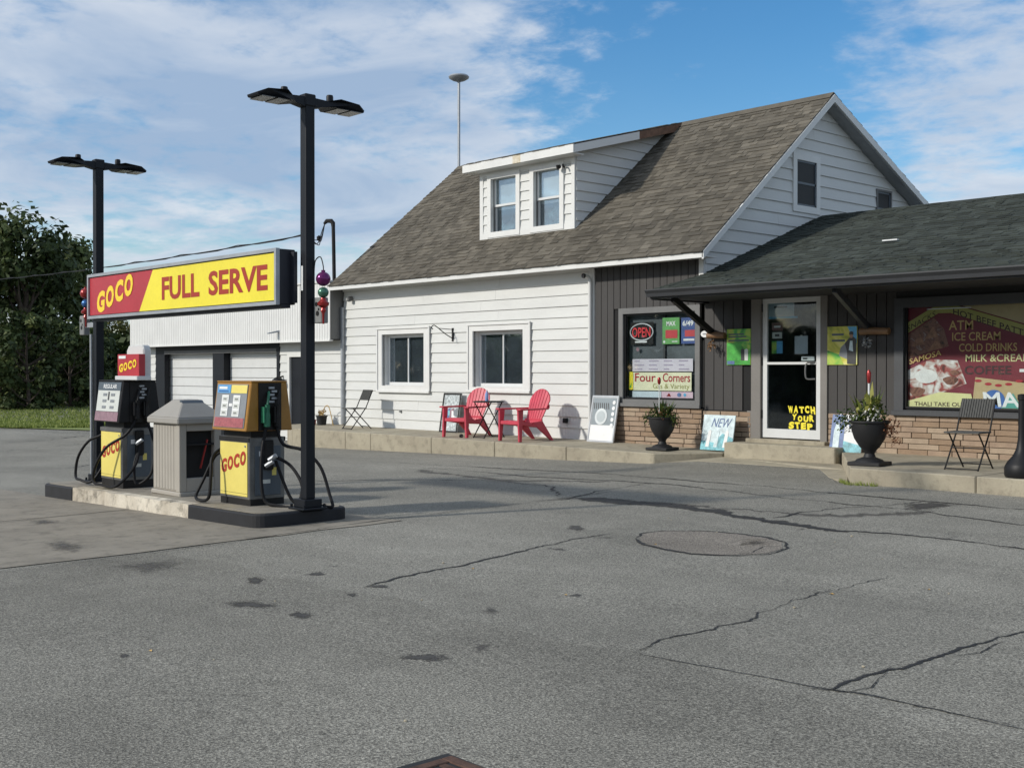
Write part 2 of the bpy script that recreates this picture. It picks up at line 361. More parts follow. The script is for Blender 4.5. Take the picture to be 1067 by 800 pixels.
def clip(poly, a, b, c):                     # keep a*x + b*z + c >= 0
    out = []
    for i, p in enumerate(poly):
        q = poly[(i+1) % len(poly)]; fp = a*p[0] + b*p[1] + c; fq = a*q[0] + b*q[1] + c
        if fp >= 0: out.append(p)
        if (fp >= 0) != (fq >= 0):
            t = fp / (fp - fq); out.append((p[0] + (q[0]-p[0])*t, p[1] + (q[1]-p[1])*t))
    return out
def face_map(axis, plane):                   # (along, up, out) -> world
    if axis == 'front': return lambda a, z, o: (a, plane - o, z)
    return lambda a, z, o: (plane + o, a, z)
def hboards(parent, mat, axis, plane, a0, a1, z0, z1, course, openings=(), planes=(), lip=.031, name='siding_board', jit=.0012):
    fm = face_map(axis, plane); k = 0; z = z0
    while z < z1 - .01:
        zt = min(z + course, z1)
        cuts = sorted({a0, a1} | {e for o in openings for e in o[:2] if a0 < e < a1 and o[2] < zt and o[3] > z})
        segs = []
        for p, q in zip(cuts[:-1], cuts[1:]):
            mid = (p + q) / 2; lo, hi = z, zt
            for o in openings:
                if o[0] < mid < o[1] and o[2] < zt and o[3] > z:
                    if o[2] <= lo and o[3] >= hi: lo = hi
                    elif o[2] > lo: hi = o[2]
                    else: lo = o[3]
            if hi - lo > .008:
                while q - p > 3.4:
                    c_ = p + random.uniform(1.6, 3.3); segs.append((p, c_ - .0015, lo, hi)); p = c_ + .0015
                segs.append((p, q, lo, hi))
        for p, q, lo, hi in segs:
            poly = [(p, lo), (q, lo), (q, hi), (p, hi)]
            for pl in planes:
                poly = clip(poly, *pl)
                if len(poly) < 3: break
            if len(poly) < 3: continue
            j = random.uniform(-jit, jit)
            dep = lambda zz: lip - (lip - .007) * (zz - z) / course + j
            MB().prism([fm(a, zz, 0) for a, zz in poly], [fm(a, zz, dep(zz)) for a, zz in poly]).build(name, mat, parent, world=True)
        z = zt
def vboards(parent, mat, plane, a0, a1, z0, z1, w, openings=(), planes=(), name='wall_board', gap=.013, out=.022):
    a = a0
    while a < a1 - .02:
        b = min(a + w, a1); g = gap / 2
        spans = [(z0, z1)]
        for o in openings:
            if o[0] < b - .01 and o[1] > a + .01:
                spans = [sp for s0, s1 in spans for sp in ((s0, min(s1, o[2])), (max(s0, o[3]), s1)) if sp[1] - sp[0] > .02]
        for s0, s1 in spans:
            poly = [(a + g, s0), (b - g, s0), (b - g, s1), (a + g, s1)]
            for pl in planes:
                poly = clip(poly, *pl)
                if len(poly) < 3: break
            if len(poly) < 3: continue
            d = out + random.uniform(-.002, .002)
            MB().prism([(p, plane, zz) for p, zz in poly], [(p, plane - d, zz) for p, zz in poly]).build(name, mat, parent, world=True)
        a = b
def wall_front(name, mat, parent, x0, x1, z0, z1, y0, y1, openings=()):     # slab with holes
    mb = MB(); xs = sorted({x0, x1} | {e for o in openings for e in o[:2]}); zs = sorted({z0, z1} | {e for o in openings for e in o[2:]})
    for p, q in zip(xs[:-1], xs[1:]):
        run = None
        for r, s in zip(zs[:-1], zs[1:]):
            hole = any(o[0] < (p+q)/2 < o[1] and o[2] < (r+s)/2 < o[3] for o in openings)
            if hole:
                if run: mb.box(p, q, y0, y1, *run); run = None
            else: run = (run[0] if run else r, s)
        if run: mb.box(p, q, y0, y1, *run)
    return mb.build(name, mat, parent, world=True)
def frame(name, mat, parent, x0, x1, z0, z1, w, y0, y1, bevel=.004, bottom=None):   # picture frame in the xz plane
    b = w if bottom is None else bottom
    mb = MB().box(x0, x0+w, y0, y1, z0, z1).box(x1-w, x1, y0, y1, z0, z1).box(x0+w, x1-w, y0, y1, z1-w, z1).box(x0+w, x1-w, y0, y1, z0, z0+b)
    return mb.build(name, mat, parent, world=True)
def inner_box(parent, x0, x1, y0, y1, z0, z1, mat='dark'):
    v = [(x0,y0,z0),(x1,y0,z0),(x1,y1,z0),(x0,y1,z0),(x0,y0,z1),(x1,y0,z1),(x1,y1,z1),(x0,y1,z1)]
    return MB().add(v, [(0,1,2,3),(4,7,6,5),(1,5,6,2),(2,6,7,3),(3,7,4,0)]).build('room_interior', mat, parent, world=True, normals=False)
def shingles(parent, mat, O, eu, ev, L, V, expo=.143, skip=None, wmin=.12, wmax=.34, name='shingles', lap=.02):
    O, eu, ev = Vector(O), Vector(eu).normalized(), Vector(ev).normalized(); n = eu.cross(ev).normalized()
    if n.z < 0: n = -n
    mb = MB(); v0 = 0
    while v0 < V - .01:
        u = -random.uniform(0, wmax); rowt = random.uniform(.93, 1.07)
        while u < L:
            w = random.uniform(wmin, wmax); a, b = max(u, 0), min(u + w, L); u += w
            if b - a < .02: continue
            vt = min(v0 + expo + lap, V); t = random.choice((.007, .009, .016, .019))
            if skip and skip(O + eu*(a+b)/2 + ev*(v0 + expo/2)): continue
            j = random.uniform(-.006, .006)
            p = [O+eu*a+ev*(v0+j), O+eu*b+ev*(v0+j), O+eu*b+ev*vt, O+eu*a+ev*vt]
            vs = p + [p[0]+n*t, p[1]+n*t, p[2]+n*.002, p[3]+n*.002]
            mb.add(vs, [(4,5,6,7),(0,1,5,4),(1,2,6,5),(3,0,4,7)]); tn = rowt * random.choice((.74, .88, .95, 1.02, 1.08, 1.2)) * random.uniform(.94, 1.06); mb.tone += [tn]*4
        v0 += expo
    o = mb.build(name, mat, parent, world=True, normals=False); o['kind'] = 'stuff'; return o

_dg = None
def text_geo(s, bold=0.0):
    cu = bpy.data.curves.new('t', 'FONT'); cu.body = s; cu.size = 1; cu.offset = bold; cu.resolution_u = 3
    ob = bpy.data.objects.new('t', cu); C.objects.link(ob)
    bpy.context.view_layer.update()
    me = bpy.data.meshes.new_from_object(ob.evaluated_get(bpy.context.evaluated_depsgraph_get()))
    vs = [(v.co.x, v.co.y) for v in me.vertices]; fs = [tuple(p.vertices) for p in me.polygons]
    bpy.data.objects.remove(ob); bpy.data.curves.remove(cu); bpy.data.meshes.remove(me)
    x0 = min(v[0] for v in vs); x1 = max(v[0] for v in vs); y0 = min(v[1] for v in vs); y1 = max(v[1] for v in vs)
    return [((x - x0) / (x1 - x0), (y - y0) / (y1 - y0)) for x, y in vs], fs
_tc = {}
def text(s, mat, parent, x0, x1, z0, z1, y, bold=0.0, rise=0.0, shear=0.0, name='lettering', tilt=None, world=True, axis=None):
    """lettering fitted to x0..x1, z0..z1 in the plane y, facing -y; rise lifts the right end"""
    if (s, bold) not in _tc: _tc[(s, bold)] = text_geo(s, bold)
    vs, fs = _tc[(s, bold)]; mb = MB(); pts = []
    for a, b in vs:
        X = x0 + (x1-x0)*a + shear*(b-.5)*(z1-z0); Z = z0 + (z1-z0)*b + rise*a
        pts.append((X, y if tilt is None else y + (Z - tilt[0]) * tilt[1], Z))
    mb.add(pts, fs)
    return mb.build(name, mat, parent, world=world, normals=False)
def poly_xz(name, mat, parent, pts, y, th=.002, tilt=None, world=True):
    ty = lambda z: y if tilt is None else y + (z - tilt[0]) * tilt[1]
    return MB().prism([(x, ty(z), z) for x, z in pts], [(x, ty(z) - th, z) for x, z in pts]).build(name, mat, parent, world=world)
def disc_pts(cx, cz, r, n=24, rz=None): return [(cx + r*math.cos(2*math.pi*i/n), cz + (rz or r)*math.sin(2*math.pi*i/n)) for i in range(n)]
def goco(mat, parent, x0, x1, z0, z1, y, tilt=None, world=True, hfrac=.62):
    """the four fat rising letters of the brand"""
    w = (x1 - x0) / 4; h = (z1 - z0) * hfrac; st = (z1 - z0 - h) / 3
    for i, ch in enumerate('GOCO'):
        text(ch, mat, parent, x0 + i*w + .07*w, x0 + (i+1)*w - .07*w, z0 + i*st, z0 + i*st + h, y - .0006*i, bold=.05, shear=.10, rise=h*.08, name='logo_letter', tilt=tilt, world=world)

# ------------------------------------------------------------------ ground
XB = (-600, -36, -7, 500); YB = (-400, -10, 30, 600)
def gz(x, y): return .02 * min(max(x + 10, -26), 3) + .009 * (min(max(y, -10), 30) - 6)
def sheet(name, mat, parent, pts, dz, kind=None, drop=None):
    mb = MB(); n = len(pts)
    top = [(x, y, gz(x, y) + dz) for x, y in pts]
    if drop: mb.prism([(x, y, z - drop) for x, y, z in top], top)
    else: mb.add(top, [tuple(range(n))])
    return mb.build(name, mat, parent)
g = MB(); g.add([(x, y, gz(x, y)) for y in YB for x in XB], [(j*4+i, j*4+i+1, j*4+i+5, j*4+i+4) for j in range(3) for i in range(3)])
ground = tag(g.build('asphalt_ground', 'asphalt', normals=False), 'worn grey asphalt forecourt with cracks and tar seams', kind='structure')
def cover(o, vals):
    at = o.data.attributes.new('cover', 'FLOAT', 'POINT'); at.data.foreach_set('value', vals); return o
def crack(pts, w, mat='crk', wob=.02, name='crack', dz=.004, cov=.62):
    pts = [Vector((x, y, 0)) for x, y in pts]; dense = []
    for a, b in zip(pts[:-1], pts[1:]):
        n = max(2, int((b - a).length / .045))
        dense += [a.lerp(b, i / n) for i in range(n)]
    dense.append(pts[-1]); left = []; mid = []; right = []; k = len(dense); drift = 0; lw = 1
    for i, p in enumerate(dense):
        t = (dense[min(i+1, k-1)] - dense[max(i-1, 0)]).normalized(); s = Vector((-t.y, t.x, 0))
        drift = drift * .85 + random.uniform(-wob, wob); lw = max(.35, min(1.5, lw + random.uniform(-.25, .25))); c = p + s * (drift + random.uniform(-wob, wob) * .35)
        ww = w * lw * random.uniform(.8, 1.2) * min(1, (i + .6) / 6, (k - i) / 6) * .75
        left.append(c + s * ww); mid.append(c); right.append(c - s * ww)
    mb = MB(); vs = [(v.x, v.y, gz(v.x, v.y) + dz) for v in left + mid + right]
    mb.add(vs, [(i, i+1, k+i+1, k+i) for i in range(k-1)] + [(k+i, k+i+1, 2*k+i+1, 2*k+i) for i in range(k-1)])
    return cover(mb.build(name, mat, ground, normals=False), [0.0]*k + [cov]*k + [0.0]*k)
def blot(cx, cy, ax, ay, bx_, by_, mat='oil', name='oil_stain', dz=.003, n=40, rag=.5):
    ph = [random.uniform(0, 6.28) for _ in range(6)]; vs = []
    for i in range(n):
        t = 2*math.pi*i/n; r = 1.35 + rag * (.5*math.sin(2*t+ph[0]) + .35*math.sin(3*t+ph[1]) + .3*math.sin(5*t+ph[2]) + .2*math.sin(9*t+ph[3])) + random.uniform(-.12, .12)
        r = max(r, .15)
        x = cx + r*(ax*math.cos(t) + bx_*math.sin(t)); y = cy + r*(ay*math.cos(t) + by_*math.sin(t)); vs.append((x, y, gz(x, y) + dz))
    vs.append((cx, cy, gz(cx, cy) + dz))
    return cover(MB().add(vs, [(i, (i+1) % n, n) for i in range(n)]).build(name, mat, ground, normals=False), [.0]*n + [.62])

# concrete apron by the pumps, in slabs
apron = thing('concrete_apron', 'light concrete apron slabs around the pump island', None); apron['kind'] = 'structure'
def slab_sheet(x0, x1, y0, y1, jag=0):
    pts = [(x0, y0), (x1, y0)] + ([(x1 + random.uniform(-jag, jag), y0 + (y1-y0)*i/24) for i in range(1, 24)] if jag else []) + [(x1, y1), (x0, y1)]
    return sheet('concrete_slab', 'apron', apron, pts, .006)
slab_sheet(-12.43, -9.15, -4, 7.0, .03); slab_sheet(-16.6, -12.46, -4, 5.75)
for a in ([(-9.12, -1), (-9.0, 3.3), (-9.1, 5.0), (-9.35, 6.9), (-9.38, 9.4), (-9.46, 10.4)],): crack(a, .028, wob=.008, name='joint', dz=.009)
crack([(-12.26, 1.0), (-12.3, 4.25), (-12.379, 4.884), (-12.47, 5.583)], .016, wob=.004, name='joint', dz=.009)

CR = [
 ([(-6.41, 4.548), (-6.458, 4.741), (-6.567, 5.201), (-6.584, 5.575), (-6.75, 6.208), (-6.831, 6.601), (-6.898, 7.117), (-6.893, 7.593)], .024, .018),
 ([(-4.001, 4.532), (-4.062, 4.858), (-4.038, 5.074), (-4.049, 5.434), (-4.084, 5.762), (-4.147, 6.256), (-4.191, 6.881), (-4.184, 7.488)], .016, .020),
 ([(-3.053, 4.608), (-2.935, 4.661), (-2.931, 4.898), (-2.899, 5.102), (-2.851, 5.382), (-2.828, 5.734), (-2.823, 6.156), (-2.804, 6.431), (-2.78, 7.2)], .021, .016),
 ([(-2.96, 4.66), (-2.842, 4.668), (-2.80, 4.83), (-2.87, 5.06)], .018, .006), ([(-3.053, 4.608), (-2.80, 4.72), (-2.55, 4.735), (-2.1, 4.74)], .018, .012), ([(-2.825, 5.625), (-2.76, 5.803), (-2.786, 6.132)], .014, .006),
 ([(-4.001, 4.532), (-3.753, 4.563), (-3.539, 4.596), (-3.231, 4.637), (-2.983, 4.657), (-2.766, 4.703), (-2.335, 4.736), (-1.6, 4.72)], .009, .006),
 ([(-9.408, 9.486), (-8.787, 9.678), (-7.901, 9.602), (-7.219, 9.448), (-6.374, 9.14), (-5.815, 9.07), (-5.186, 9.279), (-4.6, 9.318), (-4.034, 9.244), (-3, 9.2)], .045, .02),
 ([(-14.635, 11.593), (-11.744, 11.347), (-10.436, 11.495), (-9.456, 11.492), (-8.35, 11.202), (-7.246, 10.924), (-6.507, 10.863), (-5.888, 10.909), (-5.181, 10.685), (-4.622, 10.59), (-3.5, 10.5)], .045, .02),
 ([(-16, 12.0), (-12.618, 12.192), (-11.169, 12.302), (-9.412, 12.016), (-8.335, 11.951), (-7.253, 11.701), (-6.179, 11.65), (-5.098, 11.677), (-4, 11.7)], .05, .02),
 ([(-6.531, 9.365), (-6.511, 9.985), (-6.448, 10.582), (-6.225, 11.136), (-6.143, 11.685)], .04, .02),
 ([(-9.413, 9.095), (-9.297, 9.436), (-9.649, 10.286), (-9.695, 10.854), (-9.832, 11.563)], .03, .02),
 ([(-14, 9.0), (-12.994, 9.953), (-12.084, 10.633), (-10.5, 10.4), (-9.6, 9.6)], .035, .03),
 ([(-31.657, 10.985), (-31.528, 12.062), (-33.398, 13.97)], .09, .05), ([(-27.1, 9.4), (-28.6, 12)], .07, .05), ([(-20, 8), (-21.5, 10.5), (-22, 13)], .05, .04),
 ([(-6.572, 7.517), (-6.727, 7.757), (-6.709, 8.021), (-6.468, 8.259), (-6.123, 8.353), (-5.816, 8.341), (-5.561, 8.219), (-5.361, 7.924), (-5.322, 7.632), (-5.477, 7.349), (-5.742, 7.213), (-6.052, 7.237), (-6.324, 7.317), (-6.572, 7.517)], .040, .012),
 ([(-5.40, 8.05), (-5.55, 7.9), (-5.45, 7.6), (-5.52, 7.38)], .022, .01),
]
for p, w, wob in CR:
    crack(p, w, wob=wob); L_ = sum(math.dist(a, b) for a, b in zip(p[:-1], p[1:]))
    for k in range(int(L_ * .8)):
        i = random.randrange(len(p) - 1); t = random.random(); q = (p[i][0] + (p[i+1][0] - p[i][0])*t, p[i][1] + (p[i+1][1] - p[i][1])*t); a = random.uniform(0, 6.28); l = random.uniform(.1, .35)
        crack([q, (q[0] + l*.5*math.cos(a), q[1] + l*.5*math.sin(a)), (q[0] + l*math.cos(a + .5), q[1] + l*math.sin(a + .5))], w*.45, wob=.008)
for i in range(7):
    x, y = random.uniform(-9, -1.5), random.uniform(2.2, 11); a = random.uniform(0, 3.14); l = random.uniform(.04, .12); blot(x, y, l*math.cos(a), l*math.sin(a), -l*.5*math.sin(a), l*.5*math.cos(a), 'oldoil', dz=.0022)
crack([(-9.3, 9.58), (-7.901, 9.602), (-7.219, 9.42), (-6.374, 9.12), (-5.5, 9.07)], .30, 'smear', .03, 'tar_seam', .003, .85)
crack([(-8.2, 9.75), (-7.0, 9.75), (-6.2, 9.95), (-5.6, 10.9)], .22, 'oldoil', .05, 'tar_seam', .002)
crack([(-14.3, 11.2), (-12.6, 10.9), (-11.6, 10.75), (-10.4, 11.4)], .30, 'oldoil', .05, 'tar_seam', .002)
sheet('asphalt_patch', 'patch', ground, [(-6.55, 7.53), (-6.70, 7.757), (-6.69, 8.00), (-6.46, 8.24), (-6.123, 8.33), (-5.83, 8.32), (-5.58, 8.2), (-5.38, 7.92), (-5.34, 7.64), (-5.49, 7.37), (-5.75, 7.235), (-6.05, 7.26), (-6.31, 7.34)], .003)
for a in [(-6.45,3.75, 0.13,0.13, -0.11,0.06), (-5.97,3.81, 0.06,0.07, -0.09,0.06), (-4.66,3.71, 0.09,0.09, -0.08,0.06), (-7.17,4.20, 0.07,0.06, -0.14,0.08),
          (-6.38,4.68, 0.05,0.05, -0.07,0.05), (-5.78,2.62, 0.03,0.02, -0.04,0.02), (-5.70,8.01, 0.08,0.08, -0.09,0.13), (-5.94,11.30, 0.19,0.19, -0.20,0.39),
          (-7.42,7.66, 0.08,0.06, -0.15,0.15), (-7.08,4.65, 0.08,0.06, -0.07,0.05), (-6.26,4.38, 0.03,0.03, -0.05,0.04), (-5.24,5.41, 0.03,0.03, -0.04,0.04)]: blot(*a)
blot(-8.37,4.01, 0.22,0.18, -0.38,0.18, 'oldoil'); blot(-10.0,4.0, 0.15,0.14, -0.4,0.15, 'oldoil', dz=.010); blot(-12.0,4.6, 0.12,0.12, -0.3,0.15, 'oldoil', dz=.010)
for i in range(46):                                                        # loose bits of gravel and leaves
    x, y = random.uniform(-7.5, -1), random.uniform(2.2, 9); s = random.uniform(.006, .016); z = gz(x, y)
    a = random.uniform(0, 3)
    if i % 2: MB().lathe([(s*.6, 0), (s, s*.4), (s*.5, s*.9)], 6, (0, 0, 0), (1, .7)).build('pebble', 'concrete', ground, loc=(x, y, z))
    else: MB().add([(-s*1.5, 0, .002), (0, -s*.7, .008), (s*1.5, 0, .003), (0, s*.7, .009)], [(0, 1, 2, 3)]).build('fallen_leaf', 'dryplant' if i % 4 else 'oil', ground, loc=(x, y, z + .001))

wv = lambda x: 4.50 + .05*math.sin(x*2.9) + .04*math.sin(x*6.1) + .02*(x + 4)
for xa, xb in ((-9.0, -7.0), (-7.0, 8.0)):
    n = int((xb - xa) / .25); sheet('older_asphalt', 'asphalt_low', ground, [(xa, -9.5), (xb, -9.5)] + [(xb - (xb - xa)*i/n, wv(xb - (xb - xa)*i/n)) for i in range(n + 1)], .0012)
# storm drain in the foreground
dr = thing('storm_drain', 'rusty iron storm drain grate set in the asphalt at the bottom edge', 'drain', (-3.11, 2.54, gz(-3.11, 2.54)))
MB().box(-.30, .30, -.30, -.25, -.03, .012).box(-.30, .30, .25, .30, -.03, .012).box(-.30, -.25, -.25, .25, -.03, .012).box(.25, .30, -.25, .25, -.03, .012).build('rim', 'rust', dr, bevel=.004)
for i in range(7): MB().box(-.25, .25, -.235 + i*.072, -.20 + i*.072, -.03, .009).build('grate_bar', 'rust', dr, bevel=.003)
MB().box(-.25, .25, -.25, .25, .0, .0025).build('pit', 'groove', dr)
MB().prism([(-.35, -.33, .004), (.33, -.33, .004), (.31, .31, .004), (-.34, .315, .004)], [(-.35, -.33, .006), (.33, -.33, .006), (.31, .31, .006), (-.34, .315, .006)]).build('tar_collar', 'tar', dr)

# ------------------------------------------------------------------ lawn and trees
lawn = tag(sheet('lawn', 'grass_soil', None, [(-36.3, 15.6), (-40.8, 14.2), (-52, 10.5), (-90, 2), (-200, 0), (-200, 90), (-36.3, 90)], .03), 'mown grass lawn beyond the asphalt', kind='structure')
def grass():
    mb = MB()
    for i in range(26000):
        t = random.random() ** 1.6; d = 39 + t * 24; u = random.uniform(-.62, -.27)
        x = d * (-.734) + u * d * .679; y = d * .679 + u * d * .734
        if x > -36.6 or y < 13.9 + max(0, (-40.8 - x) * -.33) or (x < -40.8 and y < 14.2 - (-40.8 - x) * .33): continue
        z = gz(x, y) + .03; h = random.uniform(.05, .12); w = random.uniform(.02, .045); a = random.uniform(0, 3.14); cx, cy = math.cos(a)*w, math.sin(a)*w
        mb.add([(x-cx, y-cy, z), (x+cx, y+cy, z), (x + random.uniform(-.04, .04), y + random.uniform(-.04, .04), z + h)], [(0, 1, 2)]); mb.tone.append(random.random())
    return tag(mb.build('grass', 'blade', normals=False), 'short green grass blades on the lawn', 'grass', kind='stuff')
grass()
def tree(x, y, h, rx, label, mat='leafA', leaves=5200, base=.12, seed=1, ls=.17, top=1.0):
    rnd = random.Random(seed); z0 = gz(x, y) - .05
    t = thing('leafy_tree', label, 'tree', (x, y, z0), 0, 'trees beyond the lawn')
    mb = MB(); th = h * .55; r0 = h * .022
    trunk = [(0, 0, 0), (rnd.uniform(-.1, .1), rnd.uniform(-.1, .1), th*.4), (rnd.uniform(-.3, .3), rnd.uniform(-.3, .3), th), (rnd.uniform(-.4, .4), rnd.uniform(-.4, .4), h*.85)]
    sp = spline(trunk, 4); mb.tube(sp, [r0 * (1.15 - .95 * i / len(sp)) for i in range(len(sp))], 8)
    clumps = []
    for i in range(38):
        f = rnd.uniform(base, .97) ; zc = h * f; prof = math.sin(math.pi * min(1, max(.05, (f - base*.4) / (1.04 - base*.4))) ** .8) ** .6
        a = rnd.uniform(0, 6.28); rr = rx * prof * rnd.uniform(.35, .95); c = Vector((math.cos(a)*rr, math.sin(a)*rr, zc)); clumps.append((c, h * rnd.uniform(.06, .125), rnd.uniform(-.22, .26)))
        if i % 2 == 0:
            b = sp[min(len(sp)-1, int(len(sp) * max(.15, f - .15)))]; mid = b.lerp(c, .5) + Vector((0, 0, -.15))
            mb.tube([b, mid, c], [r0*.4, r0*.25, r0*.08], 5)
    clumps.append((Vector((0, 0, h*.9)), h*.12, 0))
    mb.build('trunk', 'bark', t, smooth=True)
    cr = MB()
    for i in range(leaves):
        c, r, ct = clumps[rnd.randrange(len(clumps))]
        d = Vector((rnd.gauss(0, 1), rnd.gauss(0, 1), rnd.gauss(0, .8))).normalized() * r * rnd.uniform(.25, 1.12)
        p = c + d
        n = (d.normalized() + Vector((rnd.uniform(-.9, .9), rnd.uniform(-.9, .9), rnd.uniform(-.3, 1.1)))).normalized()
        a = n.cross(Vector((rnd.uniform(-1, 1), rnd.uniform(-1, 1), rnd.uniform(-1, 1)))).normalized() * ls * rnd.uniform(.5, 1.2); b = n.cross(a) * rnd.uniform(.5, .9)
        cr.add([p-a, p-b*.8+a*.2, p+a, p+b*.8+a*.1], [(0, 1, 2, 3)]); cr.tone.append(min(1, max(0, rnd.betavariate(2, 3.0) + ct)))
    cr.build('crown', mat, t, normals=False)
    return t
def dpos(u, D):
    k = (u - 533.5) / 1220; return D * (-.734 + k * .679), D * (.679 + k * .734)
TREES = [(-62, 60, 12.0, 4.2, 'leafA', 'tall dark tree just outside the left edge, far left of the row', .06), (24, 60, 10.4, 2.5, 'leafA', 'tall dark leafy tree at the left edge, highest of the row', .05),
         (-14, 62, 9.6, 2.6, 'leafA', 'dark tree cut by the left edge of the picture', .05), (58, 63, 7.8, 2.0, 'leafA', 'dark leafy tree in the dip between the two highest crowns', .05), (80, 66, 9.3, 1.5, 'leafA', 'narrow dark tree just left of the left light pole', .05),
         (128, 74, 5.0, 3.0, 'leafB', 'olive yellow tree seen under the fuel sign beside the garage', .03), (176, 78, 4.6, 3.2, 'leafB', 'olive tree mostly hidden behind the garage', .03),
         (30, 56, 4.6, 2.8, 'leafA', 'low dark bushy tree in front of the tall left trees', .02), (74, 58, 4.2, 2.4, 'leafA', 'low dark bush under the narrow tree by the lawn', .02),
         (-12, 56, 5.0, 2.9, 'leafA', 'low bushy tree cut by the left edge', .02), (98, 63, 3.4, 1.8, 'leafA', 'low bush behind the left pump', .02)]
for i, (u, D, h, rx, mt, lab, bs) in enumerate(TREES):
    x, y = dpos(u, D); tree(x, y, h, rx, lab, mt, 7200 if h > 6 else 4200, bs, 40 + i, .20 if h > 6 else .16)
x, y = dpos(20, 72)
hedge = MB(); rnd = random.Random(3)
for i in range(9000):
    u = rnd.uniform(-120, 190); D = rnd.uniform(70, 74); x, y = dpos(u, D); z = gz(x, y) + rnd.uniform(0, 4.2) * rnd.uniform(.8, 1)
    n = Vector((rnd.gauss(0, 1), rnd.gauss(0, 1), rnd.gauss(0, 1))).normalized(); a = n.orthogonal().normalized() * .3; b = n.cross(a) * .8; p = Vector((x, y, z))
    hedge.add([p-a, p-b, p+a, p+b], [(0, 1, 2, 3)]); hedge.tone.append(rnd.random() * .45)
tag(hedge.build('undergrowth', 'leafA', normals=False), 'dark dense undergrowth filling the gaps behind the trees', 'undergrowth', kind='stuff')

wd_ = MB(); rnd = random.Random(8)  # unseen tree belt behind the camera, added to darken the window reflections
for i in range(9000):
    x = rnd.uniform(-110, 30); top = 6.5 + 1.6*math.sin(x*.21) + 1.1*math.sin(x*.53 + 1); z = rnd.random() ** .8 * top; y = -26 - rnd.uniform(0, 5) - z*.15
    n = Vector((rnd.gauss(0, 1), rnd.gauss(.6, 1), rnd.gauss(0, 1))).normalized(); a = n.orthogonal().normalized() * .62; b = n.cross(a) * .8; p = Vector((x, y, gz(x, y) + z))
    wd_.add([p-a, p-b, p+a, p+b], [(0, 1, 2, 3)]); wd_.tone.append(rnd.random() * .6)
tag(wd_.build('unseen_woodland', 'leafA', normals=False), 'dark belt of trees added out of view across the road to darken the window reflections', 'unseen_woodland', kind='stuff')

# ------------------------------------------------------------------ pavements
walk = thing('sidewalk', 'raised concrete sidewalk along the white house wall', None, (-17, 14.7, 0)); walk['kind'] = 'structure'
js = [-23.7, -22.3, -20.25, -19.36, -17.4, -15.6, -13.8, -11.98]
for a, b in zip(js[:-1], js[1:]):
    x0, x1 = a + .004, b - .004
    zf = lambda x: .245 if x < -14.6 else .245 - .03 * (x + 14.6) / 2.6
    yf = 14.0; yl = yf if a > -23 else 14.75
    if b > -12.5: poly = [(x0, 14.0), (x1, 14.12), (-11.55, 14.62), (-11.30, 14.98), (-11.30, 15.55), (x0, 15.55)]
    else: poly = [(x0, yl), (x1, yf), (x1, 15.55), (x0, 15.55)]
    MB().prism([(x, y, -.6) for x, y in poly], [(x, y, zf(x) - .012 * (15.5 - y)) for x, y in poly]).build('kerb_slab', 'concrete', walk, world=True, bevel=.012)
walk2 = thing('sidewalk', 'raised concrete sidewalk in front of the brick and window right of the door', None, (-6, 14, 0)); walk2['kind'] = 'structure'
for k, (a, b) in enumerate(((-7.70, -6.12), (-6.11, -4.4), (-4.39, -2.4))):
    poly = [(a, 12.76), (b, 12.76), (b, 15.55), (a if k else -9.25, 15.55)] + ([] if k else [(-9.25, 15.1)])
    MB().prism([(x, y, -.3) for x, y in poly], [(x, y, .31) for x, y in poly]).build('kerb_slab', 'concrete', walk2, world=True, bevel=.012)
step = thing('door_step', 'worn concrete step below the glass shop door', None, (-10.3, 15.1, 0)); step['kind'] = 'structure'
bx('step_block', 'concrete', step, -11.24, -9.26, 14.93, 15.60, -.1, .375, .015)
bx('threshold', 'concrete', step, -11.10, -9.66, 15.30, 15.52, .36, .43, .01)
pv = [(-11.75, 14.16, .074), (-11.30, 14.42, .104), (-10.3, 14.38, .114), (-9.12, 14.32, .124), (-8.32, 13.28, .124), (-7.80, 12.86, .124), (-8.6, 14.2, .15), (-9.2, 14.97, .15), (-11.3, 15.0, .14)]
MB().prism([(x, y, -.2) for x, y, z in pv], pv).build('apron_strip', 'concrete', step, world=True)
ramp = MB()
rb = [(-12.15, 13.6), (-11.2, 13.2), (-10, 12.9), (-8.6, 12.5), (-7.6, 12.4)]; rt_ = [(-11.75, 14.18, .070), (-11.30, 14.44, .098), (-10.3, 14.40, .108), (-9.10, 14.34, .118), (-8.30, 13.30, .118)]
ramp.add([(x, y, gz(x, y) - .004) for x, y in rb] + rt_, [(i, i+1, 6+i, 5+i) for i in range(4)])
rp = ramp.build('asphalt_ramp', 'asphalt', ground); tag(rp, 'asphalt wedge sloping up to the door step')
weed = MB(); rw = random.Random(6)
for i in range(160):
    x = rw.uniform(-7.95, -7.3); y = 12.70 + rw.uniform(-.03, .03) + (x < -7.7) * (-(x + 7.7)) ; z = gz(x, y); h = rw.uniform(.02, .07)
    weed.add([(x - .006, y, z), (x + .006, y, z), (x + rw.uniform(-.03, .03), y - rw.uniform(0, .03), z + h)], [(0, 1, 2)]); weed.tone.append(rw.random())
tag(weed.build('weeds', 'blade', normals=False), 'small green weeds along the foot of the right kerb', 'weeds', kind='stuff')

